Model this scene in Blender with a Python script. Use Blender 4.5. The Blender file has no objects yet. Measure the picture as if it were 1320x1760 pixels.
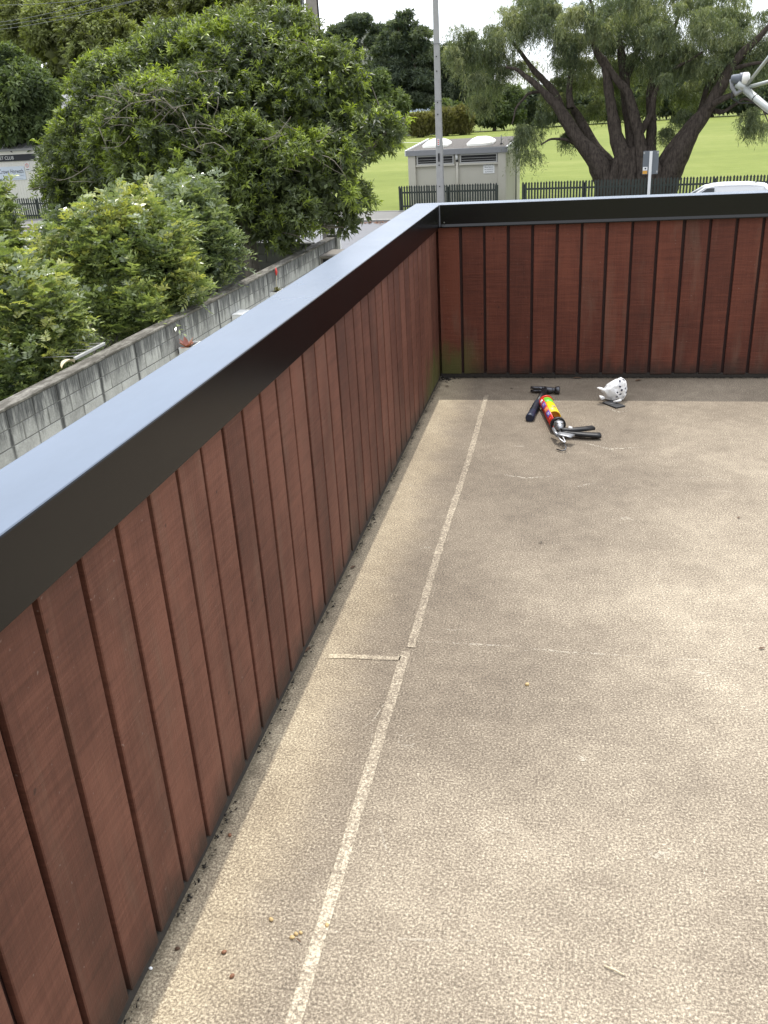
import bpy, bmesh, math, random
import numpy as np
from mathutils import Vector, Matrix
random.seed(7); rng = np.random.default_rng(7)
C = bpy.context.scene
COL = C.collection

# ------------------------------------------------------------------ camera
FPX, PITCH, YAW, ROLL = 1540.0, 0.4194, -0.2184, -0.0591
CAM = np.array([0.8372, -5.7868, 1.6417])
_fw = np.array([math.sin(YAW)*math.cos(PITCH), math.cos(YAW)*math.cos(PITCH), -math.sin(PITCH)])
_rt = np.array([math.cos(YAW), -math.sin(YAW), 0.0]); _up = np.cross(_rt, _fw)
RT = math.cos(ROLL)*_rt + math.sin(ROLL)*_up
UP = -math.sin(ROLL)*_rt + math.cos(ROLL)*_up
FW = _fw
cam = bpy.data.cameras.new('camera'); camo = bpy.data.objects.new('camera', cam); COL.objects.link(camo)
cam.sensor_fit = 'HORIZONTAL'; cam.sensor_width = 36.0; cam.lens = 36.0*FPX/1320.0
cam.clip_start = 0.05; cam.clip_end = 9000
camo.matrix_world = Matrix(((RT[0], UP[0], -FW[0], CAM[0]), (RT[1], UP[1], -FW[1], CAM[1]), (RT[2], UP[2], -FW[2], CAM[2]), (0, 0, 0, 1)))
C.camera = camo

# ------------------------------------------------------------------ light
SUN_DIR = np.array([-0.036, 0.481, 1.10]); SUN_DIR /= np.linalg.norm(SUN_DIR)
SUN_STRENGTH, SKY_STRENGTH, CLOUD = 3.5, 0.10, 10.0
C.view_settings.view_transform = 'Standard'; C.view_settings.look = 'None'
C.view_settings.exposure = 0.0; C.view_settings.gamma = 1.0; C.view_settings.use_curve_mapping = False
w = bpy.data.worlds.new('World'); C.world = w; w.use_nodes = True
nt = w.node_tree; nt.nodes.clear()
sky = nt.nodes.new('ShaderNodeTexSky'); sky.sky_type = 'NISHITA'; sky.sun_disc = False
sky.sun_elevation = math.asin(SUN_DIR[2]); sky.sun_rotation = math.atan2(SUN_DIR[0], SUN_DIR[1])
sky.air_density = 1.0; sky.dust_density = 0.4; sky.ozone_density = 2.0
tc = nt.nodes.new('ShaderNodeTexCoord')
mp = nt.nodes.new('ShaderNodeMapping'); mp.inputs['Scale'].default_value = (1, 1, 2.6)
nz = nt.nodes.new('ShaderNodeTexNoise'); nz.inputs['Scale'].default_value = 2.3; nz.inputs['Detail'].default_value = 7; nz.inputs['Roughness'].default_value = 0.55
nt.links.new(tc.outputs['Generated'], mp.inputs['Vector']); nt.links.new(mp.outputs['Vector'], nz.inputs['Vector'])
rp = nt.nodes.new('ShaderNodeValToRGB'); rp.color_ramp.elements[0].position = 0.30; rp.color_ramp.elements[1].position = 0.52
nt.links.new(nz.outputs['Fac'], rp.inputs['Fac'])
# clouds scatter forward: brighter towards the sun
vm = nt.nodes.new('ShaderNodeVectorMath'); vm.operation = 'DOT_PRODUCT'; vm.inputs[1].default_value = tuple(SUN_DIR)
nt.links.new(tc.outputs['Generated'], vm.inputs[0])
mr = nt.nodes.new('ShaderNodeMapRange'); mr.inputs['From Min'].default_value = -0.2; mr.inputs['From Max'].default_value = 0.9
mr.inputs['To Min'].default_value = CLOUD; mr.inputs['To Max'].default_value = CLOUD*2.9
nt.links.new(vm.outputs['Value'], mr.inputs['Value'])
cc = nt.nodes.new('ShaderNodeVectorMath'); cc.operation = 'SCALE'; cc.inputs[0].default_value = (0.94, 0.97, 1.04)
nt.links.new(mr.outputs['Result'], cc.inputs['Scale'])
mx = nt.nodes.new('ShaderNodeMix'); mx.data_type = 'RGBA'
nt.links.new(rp.outputs['Color'], mx.inputs[0]); nt.links.new(sky.outputs['Color'], mx.inputs[6]); nt.links.new(cc.outputs['Vector'], mx.inputs[7])
bg = nt.nodes.new('ShaderNodeBackground'); bg.inputs['Strength'].default_value = SKY_STRENGTH
nt.links.new(mx.outputs[2], bg.inputs['Color'])
wo = nt.nodes.new('ShaderNodeOutputWorld'); nt.links.new(bg.outputs['Background'], wo.inputs['Surface'])
sl = bpy.data.lights.new('sun', 'SUN'); sl.energy = SUN_STRENGTH; sl.angle = math.radians(0.53); sl.color = (1.0, 0.955, 0.88)
so = bpy.data.objects.new('sun', sl); COL.objects.link(so); so.location = (0, 20, 60)
so.rotation_euler = Vector(tuple(-SUN_DIR)).to_track_quat('-Z', 'Y').to_euler()
C.cycles.use_denoising = True
C.cycles.max_bounces = 7; C.cycles.diffuse_bounces = 4; C.cycles.glossy_bounces = 3; C.cycles.transmission_bounces = 4
C.cycles.sample_clamp_indirect = 6.0

# ------------------------------------------------------------------ helpers: places
def ray(x, y): return FW + (x-660)/FPX*RT - (y-880)/FPX*UP
def onz(x, y, z): d = ray(x, y); return CAM + d*((z-CAM[2])/d[2])
def onx(x, y, X): d = ray(x, y); return CAM + d*((X-CAM[0])/d[0])
def ony(x, y, Y): d = ray(x, y); return CAM + d*((Y-CAM[1])/d[1])
def fwd_dist(P): return float((np.asarray(P)-CAM)@FW)
G = -3.0                                             # street level
SN = np.array([.126, .992, 0]); SS = np.array([.992, -.126, 0]); SO = np.array([-7.7, 40.5, G])   # along / across the street
def st(s, t, z=0.0): return SO*np.array([1, 1, 0]) + SS*s + SN*t + np.array([0, 0, z])
def ont(x, y, t):
    d = ray(x, y); k = ((SO+SN*t-CAM)@SN)/(d@SN); return CAM + d*k
ST_ROT = math.atan2(SS[1], SS[0])

# ------------------------------------------------------------------ helpers: objects
def tag(o, label=None, cat=None, group=None, kind=None):
    if label: o['label'] = label
    if cat: o['category'] = cat
    if group: o['group'] = group
    o['kind'] = kind or 'thing'
    return o
def empty(name, loc=(0, 0, 0), rz=0.0):
    o = bpy.data.objects.new(name, None); COL.objects.link(o); o.location = tuple(loc); o.rotation_euler = (0, 0, rz); o.empty_display_size = .1
    return o
def link(name, me, mat=None, parent=None, loc=None, rz=None):
    o = bpy.data.objects.new(name, me); COL.objects.link(o)
    if mat is not None and len(me.materials) == 0: me.materials.append(mat)
    if parent is not None: o.parent = parent
    if loc is not None: o.location = tuple(loc)
    if rz is not None: o.rotation_euler = (0, 0, rz)
    return o
class MB:
    """collects solids, then links them as one mesh object"""
    def __init__(self): self.bm = bmesh.new()
    def box(self, a, b, bevel=0.0, M=None):
        a = np.minimum(a, b), np.maximum(a, b); lo, hi = a
        vs = [self.bm.verts.new((x, y, z)) for x in (lo[0], hi[0]) for y in (lo[1], hi[1]) for z in (lo[2], hi[2])]
        fs = [self.bm.faces.new([vs[i] for i in f]) for f in ((0, 1, 3, 2), (4, 6, 7, 5), (0, 4, 5, 1), (2, 3, 7, 6), (0, 2, 6, 4), (1, 5, 7, 3))]
        if bevel > 0:
            es = list({e for f in fs for e in f.edges})
            r = bmesh.ops.bevel(self.bm, geom=es, offset=bevel, segments=1, affect='EDGES', profile=.5)
            vs = list({v for v in r['verts']} | {v for f in r['faces'] for v in f.verts})
        if M is not None: bmesh.ops.transform(self.bm, matrix=M, verts=[v for v in vs if v.is_valid])
        return self
    def tube(self, pts, radii, n=8, caps=True, flat=1.0):
        pts = [Vector(tuple(p)) for p in pts]
        if not hasattr(radii, '__len__'): radii = [radii]*len(pts)
        rings = []; ref = None
        for i, p in enumerate(pts):
            t = (pts[min(i+1, len(pts)-1)] - pts[max(i-1, 0)]).normalized()
            if ref is None:
                ref = Vector((0, 0, 1)) if abs(t.z) < .9 else Vector((1, 0, 0))
            u = (ref - t*ref.dot(t)).normalized(); v = t.cross(u); ref = u
            rings.append([self.bm.verts.new(p + (u*math.cos(2*math.pi*k/n)*flat + v*math.sin(2*math.pi*k/n))*radii[i]) for k in range(n)])
        for a, b in zip(rings[:-1], rings[1:]):
            for k in range(n):
                f = self.bm.faces.new((a[k], a[(k+1) % n], b[(k+1) % n], b[k])); f.smooth = True
        if caps:
            self.bm.faces.new(rings[0][::-1]); self.bm.faces.new(rings[-1])
        return self
    def prism(self, poly, z0, z1, M=None):
        a = [self.bm.verts.new((p[0], p[1], z0)) for p in poly]; b = [self.bm.verts.new((p[0], p[1], z1)) for p in poly]
        n = len(poly)
        self.bm.faces.new(a[::-1]); self.bm.faces.new(b)
        for i in range(n): self.bm.faces.new((a[i], a[(i+1) % n], b[(i+1) % n], b[i]))
        if M is not None: bmesh.ops.transform(self.bm, matrix=M, verts=a+b)
        return self
    def poly(self, pts):
        self.bm.faces.new([self.bm.verts.new(tuple(p)) for p in pts]); return self
    def me(self, name, mat=None):
        bmesh.ops.recalc_face_normals(self.bm, faces=self.bm.faces)
        me = bpy.data.meshes.new(name); self.bm.to_mesh(me); self.bm.free()
        if mat is not None: me.materials.append(mat)
        return me
    def build(self, name, mat, parent=None, loc=None, rz=None): return link(name, self.me(name, mat), None, parent, loc, rz)

def np_mesh(name, V, F, mat=None, attr=None, smooth=False):
    """V (n,3), F (m,k) -> mesh, quickly"""
    me = bpy.data.meshes.new(name); m, k = F.shape
    me.vertices.add(len(V)); me.vertices.foreach_set('co', np.ascontiguousarray(V, dtype=np.float32).ravel())
    me.loops.add(m*k); me.loops.foreach_set('vertex_index', np.ascontiguousarray(F, dtype=np.int32).ravel())
    me.polygons.add(m); me.polygons.foreach_set('loop_start', np.arange(0, m*k, k, dtype=np.int32))
    try: me.polygons.foreach_set('loop_total', np.full(m, k, dtype=np.int32))
    except Exception: pass
    if smooth: me.polygons.foreach_set('use_smooth', np.ones(m, dtype=bool))
    if attr is not None:
        for an, av in attr.items():
            a = me.attributes.new(an, 'FLOAT', 'FACE'); a.data.foreach_set('value', np.ascontiguousarray(av, dtype=np.float32))
    me.update(calc_edges=True); me.validate()
    if mat is not None: me.materials.append(mat)
    return me

# ------------------------------------------------------------------ helpers: materials
def N(nt, typ, ins=None, **props):
    n = nt.nodes.new(typ)
    for k, v in props.items(): setattr(n, k, v)
    for k, v in (ins or {}).items():
        if isinstance(v, bpy.types.NodeSocket): nt.links.new(v, n.inputs[k])
        else: n.inputs[k].default_value = v
    return n
def mth(nt, op, a, b=0.0, c=None):
    d = {0: a, 1: b}
    if c is not None: d[2] = c
    return N(nt, 'ShaderNodeMath', d, operation=op).outputs[0]
def smooth(nt, v, a, b, lo=0.0, hi=1.0):
    return N(nt, 'ShaderNodeMapRange', {'Value': v, 'From Min': a, 'From Max': b, 'To Min': lo, 'To Max': hi}, interpolation_type='SMOOTHSTEP').outputs[0]
def noise(nt, vec, scale, detail=3.0, rough=0.5, vs=None):
    if vs is not None: vec = N(nt, 'ShaderNodeMapping', {'Vector': vec, 'Scale': vs}).outputs[0]
    return N(nt, 'ShaderNodeTexNoise', {'Vector': vec, 'Scale': scale, 'Detail': detail, 'Roughness': rough}).outputs['Fac']
def ramp(nt, fac, stops):
    n = N(nt, 'ShaderNodeValToRGB', {'Fac': fac}); cr = n.color_ramp
    while len(cr.elements) < len(stops): cr.elements.new(0.5)
    for e, (p, c) in zip(cr.elements, stops): e.position = p; e.color = (*c, 1) if len(c) == 3 else c
    return n.outputs['Color']
def mix(nt, fac, a, b, mode='MIX'):
    n = nt.nodes.new('ShaderNodeMix'); n.data_type = 'RGBA'; n.blend_type = mode
    for i, v in ((0, fac), (6, a), (7, b)):
        if isinstance(v, bpy.types.NodeSocket): nt.links.new(v, n.inputs[i])
        else: n.inputs[i].default_value = v if i == 0 else ((*v, 1) if len(v) == 3 else v)
    return n.outputs[2]
def grey(nt, v): return N(nt, 'ShaderNodeCombineColor', {0: v, 1: v, 2: v}).outputs[0]
def newmat(name):
    m = bpy.data.materials.new(name); m.use_nodes = True; nt = m.node_tree
    b = nt.nodes['Principled BSDF']; return m, nt, b
def bump(nt, b, h, strength=.3, dist=.01):
    bn = N(nt, 'ShaderNodeBump', {'Height': h, 'Strength': strength, 'Distance': dist}); nt.links.new(bn.outputs[0], b.inputs['Normal'])
def geo(nt): return nt.nodes.new('ShaderNodeNewGeometry').outputs['Position']
def objrand(nt): return nt.nodes.new('ShaderNodeObjectInfo').outputs['Random']
def plain(name, col, rough=.6, metal=0.0, spec=.5, var=.12, scale=8.0, bmp=0.0, ior=1.5):
    m, nt, b = newmat(name); P = geo(nt)
    n = noise(nt, P, scale, 4, .6)
    c = mix(nt, n, tuple(x*(1-var) for x in col), tuple(min(1, x*(1+var)) for x in col))
    nt.links.new(c, b.inputs['Base Color']); b.inputs['Roughness'].default_value = rough; b.inputs['Metallic'].default_value = metal
    b.inputs['Specular IOR Level'].default_value = spec; b.inputs['IOR'].default_value = ior
    if bmp: bump(nt, b, noise(nt, P, scale*6, 3, .6), bmp, .01)
    return m
M = {}

# wood cladding --------------------------------------------------------
def mat_wood(name, c_lo, c_hi, axis):
    m, nt, b = newmat(name); P = geo(nt); r = objrand(nt)
    off = N(nt, 'ShaderNodeCombineXYZ', {0: mth(nt, 'MULTIPLY', r, 37.0), 1: mth(nt, 'MULTIPLY', r, 91.0), 2: mth(nt, 'MULTIPLY', r, 13.0)}).outputs[0]
    Q = N(nt, 'ShaderNodeVectorMath', {0: P, 1: off}, operation='ADD').outputs[0]
    grain = noise(nt, Q, 1.0, 5, .65, (170, 170, 5))
    blot = noise(nt, Q, 1.0, 4, .55, (5, 5, 2.2))
    saw = noise(nt, Q, 1.0, 2, .5, (7, 7, 160))
    saw2 = noise(nt, Q, 1.0, 2, .5, (4, 4, 45))
    diag = noise(nt, N(nt, 'ShaderNodeMapping', {'Vector': Q, 'Rotation': (.55, .55, 0), 'Scale': (4, 4, 60)}).outputs[0], 1.0, 3, .6)
    f = mth(nt, 'ADD', mth(nt, 'MULTIPLY', grain, .32), mth(nt, 'MULTIPLY', blot, .75))
    f = mth(nt, 'ADD', f, mth(nt, 'MULTIPLY', mth(nt, 'SUBTRACT', saw, .5), .26))
    f = mth(nt, 'ADD', f, mth(nt, 'MULTIPLY', mth(nt, 'SUBTRACT', diag, .5), .35))
    f = mth(nt, 'ADD', f, mth(nt, 'MULTIPLY', mth(nt, 'SUBTRACT', r, .5), .24))
    c = ramp(nt, f, [(.22, tuple(x*.62 for x in c_lo)), (.45, c_lo), (.72, c_hi)])
    # faded greyish bloom
    gb = smooth(nt, noise(nt, Q, 1.0, 5, .6, (9, 9, 1.6)), .52, .75)
    c = mix(nt, mth(nt, 'MULTIPLY', gb, .48), c, (.150, .088, .060))
    # pale flecks, dark knots and nail holes
    fl = smooth(nt, noise(nt, Q, 95, 1, .5), .76, .80); c = mix(nt, mth(nt, 'MULTIPLY', fl, .35), c, (.34, .26, .22))
    kn = smooth(nt, noise(nt, Q, 33, 1, .5), .77, .81); c = mix(nt, mth(nt, 'MULTIPLY', kn, .6), c, (.02, .01, .008))
    # damp grime and algae at the foot
    sep = N(nt, 'ShaderNodeSeparateXYZ', {0: P})
    z = mth(nt, 'SUBTRACT', sep.outputs[2], mth(nt, 'MULTIPLY', noise(nt, Q, 1.0, 4, .6, (14, 14, 6)), .20))
    c = mix(nt, smooth(nt, z, .05, -.09, 0, .85), c, (.030, .020, .014))
    az = smooth(nt, mth(nt, 'SUBTRACT', sep.outputs[2], mth(nt, 'MULTIPLY', noise(nt, P, 1.0, 4, .6, (11, 11, 3)), .55)), .02, -.20)
    if axis == 'y': near = smooth(nt, mth(nt, 'ABSOLUTE', mth(nt, 'ADD', sep.outputs[1], .34)), .48, .04)
    else: near = smooth(nt, mth(nt, 'ABSOLUTE', mth(nt, 'SUBTRACT', sep.outputs[0], .05)), .30, .02)
    c = mix(nt, mth(nt, 'MULTIPLY', mth(nt, 'MULTIPLY', az, near), .9), c, (.085, .085, .022))
    nt.links.new(c, b.inputs['Base Color'])
    b.inputs['Roughness'].default_value = .62; b.inputs['Specular IOR Level'].default_value = .35
    h = mth(nt, 'ADD', mth(nt, 'MULTIPLY', grain, .6), mth(nt, 'ADD', mth(nt, 'MULTIPLY', saw, .8), mth(nt, 'MULTIPLY', saw2, .6)))
    bump(nt, b, h, .45, .004)
    return m
M['wood_left'] = mat_wood('stained_rough_sawn_timber', (.100, .036, .0225), (.168, .066, .042), 'y')
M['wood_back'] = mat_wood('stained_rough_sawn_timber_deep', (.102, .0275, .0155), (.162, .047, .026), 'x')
M['groove'] = plain('shaded_groove_stain', (.030, .009, .007), .7, var=.3, scale=20)  # board stain darkened: the groove's shade is put into the colour

# cap metal ------------------------------------------------------------
m, nt, b = newmat('black_folded_metal'); P = geo(nt)
b.inputs['IOR'].default_value = 1.42; b.inputs['Specular IOR Level'].default_value = .42
sm = noise(nt, P, 3.0, 5, .6); rgh = N(nt, 'ShaderNodeMapRange', {'Value': sm, 'To Min': .20, 'To Max': .30}).outputs[0]
nt.links.new(rgh, b.inputs['Roughness'])
# faces that look up are painted pale blue, imitating reflected sky
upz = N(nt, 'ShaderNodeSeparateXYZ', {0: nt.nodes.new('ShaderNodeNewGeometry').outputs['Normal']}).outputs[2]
sky_sheen = mth(nt, 'MULTIPLY', smooth(nt, upz, .8, 1.0), smooth(nt, noise(nt, P, 1.0, 6, .7, (3, 1, 3)), .1, .9, .75, 1.0))
nt.links.new(mix(nt, sky_sheen, (.0022, .0022, .0026), (.108, .146, .205)), b.inputs['Base Color'])
bump(nt, b, noise(nt, P, 2.2, 2, .5), .04, .02)
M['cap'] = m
M['joint'] = plain('grey_sealant', (.16, .17, .20), .45, var=.1)

# deck -----------------------------------------------------------------
def deck_base(nt, P, light):
    sep = N(nt, 'ShaderNodeSeparateXYZ', {0: P}); X, Y = sep.outputs[0], sep.outputs[1]
    f1 = noise(nt, P, 165, 2.5, .65); f2 = noise(nt, P, 340, 2, .5)
    big = noise(nt, P, .9, 5, .6); mid = noise(nt, P, 4.0, 5, .62); sml = noise(nt, P, 17, 4, .6)
    fle = mth(nt, 'ADD', mth(nt, 'MULTIPLY', f1, .7), mth(nt, 'MULTIPLY', f2, .3))
    t = mth(nt, 'ADD', mth(nt, 'MULTIPLY', mth(nt, 'SUBTRACT', big, .5), .52), mth(nt, 'ADD', mth(nt, 'MULTIPLY', mth(nt, 'SUBTRACT', mid, .5), .34), mth(nt, 'MULTIPLY', mth(nt, 'SUBTRACT', sml, .5), .34)))
    # cleaner, paler strip beside the left wall and worn pale area to the right
    band = smooth(nt, mth(nt, 'ADD', X, mth(nt, 'MULTIPLY', mth(nt, 'SUBTRACT', mid, .5), .30)), .30, .09)
    rightside = smooth(nt, mth(nt, 'ADD', mth(nt, 'SUBTRACT', X, mth(nt, 'MULTIPLY', Y, .42)), mth(nt, 'MULTIPLY', mth(nt, 'SUBTRACT', big, .5), 1.2)), 1.45, 2.9)
    lev = mth(nt, 'ADD', mth(nt, 'ADD', t, light), mth(nt, 'ADD', mth(nt, 'MULTIPLY', band, .30), mth(nt, 'MULTIPLY', rightside, .24)))
    v = mth(nt, 'ADD', mth(nt, 'MULTIPLY', mth(nt, 'SUBTRACT', fle, .5), 2.9), mth(nt, 'ADD', lev, .31))
    c = ramp(nt, v, [(.0, (.092, .0735, .0545)), (.42, (.204, .1675, .1245)), (.75, (.368, .314, .234)), (1.0, (.585, .517, .392))])
    # yellowish tone on the clean strip
    c = mix(nt, mth(nt, 'MULTIPLY', band, .35), c, (1.0, .93, .74), 'MULTIPLY')
    # dirt gathered along both wall feet
    dx = smooth(nt, mth(nt, 'ADD', X, mth(nt, 'MULTIPLY', mth(nt, 'SUBTRACT', sml, .5), .06)), .035, .0)
    dy = smooth(nt, mth(nt, 'ADD', Y, mth(nt, 'MULTIPLY', mth(nt, 'SUBTRACT', sml, .5), .06)), -.05, .0)
    c = mix(nt, mth(nt, 'MULTIPLY', mth(nt, 'MAXIMUM', dx, dy), .6), c, (.07, .058, .038))
    # dark specks
    sp = smooth(nt, noise(nt, P, 55, 1, .5), .79, .83); c = mix(nt, mth(nt, 'MULTIPLY', sp, .55), c, (.06, .045, .035))
    # fine pale scuffs
    sc = smooth(nt, noise(nt, N(nt, 'ShaderNodeMapping', {'Vector': P, 'Rotation': (0, 0, .5), 'Scale': (5, 42, 1)}).outputs[0], 1.0, 2, .5), .74, .80)
    sc2 = smooth(nt, noise(nt, N(nt, 'ShaderNodeMapping', {'Vector': P, 'Rotation': (0, 0, -.9), 'Scale': (4, 50, 1)}).outputs[0], 1.0, 2, .5), .75, .80)
    c = mix(nt, mth(nt, 'MULTIPLY', mth(nt, 'MAXIMUM', sc, sc2), .42), c, (.62, .56, .45))
    return c, fle
def mat_deck(name, light):
    m, nt, b = newmat(name); P = geo(nt); c, f = deck_base(nt, P, light)
    nt.links.new(c, b.inputs['Base Color']); b.inputs['Roughness'].default_value = .8; b.inputs['Specular IOR Level'].default_value = .25
    bump(nt, b, f, .13, .004); return m
M['deck'] = mat_deck('sanded_deck_membrane', 0.0)
M['strip'] = mat_deck('clean_membrane_strip', 0.25)
def mat_scuff():
    m, nt, b = newmat('pale_scuff'); P = geo(nt)
    b.inputs['Base Color'].default_value = (.60, .54, .43, 1); b.inputs['Roughness'].default_value = .9
    a = smooth(nt, noise(nt, P, 70, 3, .7), .44, .62); nt.links.new(mth(nt, 'MULTIPLY', a, .6), b.inputs['Alpha']); return m
M['scuff'] = mat_scuff()

# concrete blocks ------------------------------------------------------
WALL_Y0, BLK = -4.0, 0.5
def mat_block(name, top=False, base=(.36, .36, .335)):
    m, nt, b = newmat(name); P = geo(nt); r = objrand(nt)
    sep = N(nt, 'ShaderNodeSeparateXYZ', {0: P}); Y, Z = sep.outputs[1], sep.outputs[2]
    n1 = noise(nt, P, 5, 5, .65); n2 = noise(nt, P, 40, 3, .6)
    tone = mth(nt, 'ADD', mth(nt, 'ADD', mth(nt, 'MULTIPLY', n1, .7), mth(nt, 'MULTIPLY', n2, .3)), mth(nt, 'MULTIPLY', mth(nt, 'SUBTRACT', r, .5), .22))
    c = ramp(nt, tone, [(.3, tuple(x*.72 for x in base)), (.5, base), (.72, tuple(min(1, x*1.32) for x in base))])
    if not top:
        d = mth(nt, 'SUBTRACT', -1.03, Z)                          # depth below the coping
        st_n = noise(nt, P, 1.0, 6, .75, (1, 6, .8)); st_f = noise(nt, P, 1.0, 5, .75, (1, 38, 1.6))
        reach = mth(nt, 'ADD', mth(nt, 'MULTIPLY', smooth(nt, st_n, .3, .7), .42), mth(nt, 'ADD', mth(nt, 'MULTIPLY', st_f, .16), .04))
        run = smooth(nt, mth(nt, 'SUBTRACT', d, reach), .10, -.24)
        c = mix(nt, mth(nt, 'MULTIPLY', mth(nt, 'MULTIPLY', run, smooth(nt, st_f, .3, .6, .55, 1)), .92), c, (.058, .060, .061))
        # black water runs under the joints of the top course
        u = mth(nt, 'DIVIDE', mth(nt, 'SUBTRACT', Y, WALL_Y0), BLK)
        fr = mth(nt, 'ABSOLUTE', mth(nt, 'SUBTRACT', mth(nt, 'FRACT', mth(nt, 'ADD', mth(nt, 'ADD', u, .5), mth(nt, 'MULTIPLY', mth(nt, 'SUBTRACT', n1, .5), .05))), .5))
        idx = mth(nt, 'FLOOR', mth(nt, 'ADD', u, .5))
        wn = N(nt, 'ShaderNodeTexWhiteNoise', {'W': idx}, noise_dimensions='1D').outputs['Value']
        wid = mth(nt, 'MULTIPLY', mth(nt, 'ADD', .004, mth(nt, 'MULTIPLY', mth(nt, 'MULTIPLY', wn, wn), .10)), mth(nt, 'ADD', .35, noise(nt, P, 1.0, 3, .6, (1, 3, 5))))
        ln = mth(nt, 'ADD', .15, mth(nt, 'MULTIPLY', wn, .7))
        stk = mth(nt, 'MULTIPLY', smooth(nt, mth(nt, 'SUBTRACT', fr, wid), .045, -.045), smooth(nt, mth(nt, 'SUBTRACT', d, ln), .35, -.35))
        c = mix(nt, mth(nt, 'MULTIPLY', stk, .88), c, (.035, .036, .036))
    else:
        mo = smooth(nt, noise(nt, P, 1.0, 5, .7, (9, 3, 4)), .33, .6); c = mix(nt, mth(nt, 'MULTIPLY', mo, .85), c, (.062, .056, .046))
        ln = smooth(nt, noise(nt, P, 30, 3, .7), .62, .74); c = mix(nt, mth(nt, 'MULTIPLY', ln, .35), c, (.34, .34, .30))
    nt.links.new(c, b.inputs['Base Color']); b.inputs['Roughness'].default_value = .9; b.inputs['Specular IOR Level'].default_value = .2
    bump(nt, b, mth(nt, 'ADD', n2, n1), .4, .01); return m
M['block'] = mat_block('stained_concrete_block'); M['coping'] = mat_block('mossy_concrete_coping', True, (.20, .19, .165))
M['mortar'] = plain('mortar', (.13, .13, .12), .95, var=.3, scale=12)
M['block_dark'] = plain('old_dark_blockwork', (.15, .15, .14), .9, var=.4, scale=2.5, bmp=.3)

# ground ---------------------------------------------------------------
def mat_grass(name, c0, c1, c2):
    m, nt, b = newmat(name); P = geo(nt)
    a = noise(nt, P, .05, 5, .6); d = noise(nt, P, .9, 5, .65); e = noise(nt, P, 9, 3, .6)
    mow = noise(nt, P, 1.0, 2, .5, (.02, .22, 1))
    f = mth(nt, 'ADD', mth(nt, 'ADD', mth(nt, 'MULTIPLY', a, .35), mth(nt, 'MULTIPLY', d, .25)), mth(nt, 'ADD', mth(nt, 'MULTIPLY', e, .15), mth(nt, 'MULTIPLY', mow, .25)))
    nt.links.new(ramp(nt, f, [(.36, c0), (.5, c1), (.64, c2)]), b.inputs['Base Color'])
    b.inputs['Roughness'].default_value = .9; b.inputs['Specular IOR Level'].default_value = .1
    bump(nt, b, e, .4, .05); return m
M['grass'] = mat_grass('mown_grass', (.125, .158, .036), (.165, .198, .046), (.225, .245, .075))
M['grass_line'] = plain('pale_mown_strip', (.27, .33, .13), .9, var=.15, scale=1.5)
M['yard'] = plain('yard_soil_and_weeds', (.075, .085, .03), .95, var=.5, scale=3)
M['asphalt'] = plain('worn_asphalt', (.155, .158, .168), .85, var=.2, scale=3, bmp=.2)
M['footpath'] = plain('pale_concrete_path', (.155, .152, .142), .85, var=.18, scale=2)
M['kerb'] = plain('kerb_concrete', (.25, .245, .23), .85, var=.15, scale=3)
M['concrete'] = plain('driveway_concrete', (.36, .35, .32), .9, var=.2, scale=2)
M['paint'] = plain('road_paint', (.50, .49, .45), .6, var=.1)
M['leaf_litter'] = plain('brown_leaf_litter', (.16, .075, .035), .9, var=.5, scale=15)

# bits -----------------------------------------------------------------
M['white'] = plain('white_paint', (.78, .79, .78), .45, var=.05)
M['cream'] = plain('cream_render', (.50, .48, .41), .8, var=.07, scale=2)
M['cream_board'] = plain('cream_weatherboard', (.78, .76, .70), .7, var=.06, scale=2)
M['trim'] = plain('grey_painted_trim', (.22, .225, .235), .5, var=.1)
M['pale_trim'] = plain('pale_grey_trim', (.42, .42, .40), .5, var=.08)
M['roof_gravel'] = plain('weathered_roof_gravel', (.115, .105, .095), .95, var=.5, scale=9, bmp=.4)
M['roof_metal'] = plain('grey_ribbed_roofing', (.33, .33, .34), .5, var=.12, scale=1)
M['dome'] = plain('milky_plastic_dome', (.86, .85, .78), .35, var=.04)
M['dark'] = plain('dark_recess', (.012, .012, .013), .6, var=.2)
M['fence'] = plain('dark_green_picket_paint', (.034, .044, .036), .6, var=.3, scale=6)
M['navy'] = plain('navy_sign_board', (.012, .014, .022), .5, var=.1)
M['sponsor'] = plain('pale_blue_sign_face', (.66, .73, .82), .5, var=.03)
M['orange'] = plain('orange_print', (.80, .26, .10), .6, var=.05)
M['amber'] = plain('amber_sticker', (.70, .36, .06), .6, var=.05)
M['red_print'] = plain('red_print', (.62, .05, .04), .5, var=.05)
M['ink'] = plain('dark_print', (.03, .035, .06), .6, var=.05)
M['ink_soft'] = plain('pale_grey_print', (.30, .34, .42), .6, var=.05)
M['sign_grey'] = plain('bare_aluminium_sign_back', (.16, .18, .20), .45, var=.08, metal=.3)
M['galv'] = plain('galvanised_steel', (.42, .44, .42), .45, metal=.6, var=.15, scale=30)
M['pole_conc'] = plain('concrete_pole', (.36, .36, .35), .85, var=.18, scale=5)
M['pole_wood'] = plain('weathered_pole_timber', (.22, .20, .175), .9, var=.35, scale=4)
M['wire'] = plain('overhead_cable', (.045, .055, .045), .6, var=.1)
M['car_paint'] = plain('white_car_paint', (.82, .83, .84), .18, var=.01, spec=.6)
M['glass'] = plain('tinted_glass', (.02, .026, .028), .06, var=.1, spec=.8)
M['rubber'] = plain('black_rubber', (.02, .02, .02), .8, var=.2)
M['lnb_grey'] = plain('grey_lnb_plastic', (.10, .115, .14), .45, var=.1)
M['lnb_white'] = plain('white_lnb_cap', (.80, .80, .76), .35, var=.03)
M['steel'] = plain('worn_steel', (.10, .10, .105), .38, metal=.85, var=.4, scale=60)
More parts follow.
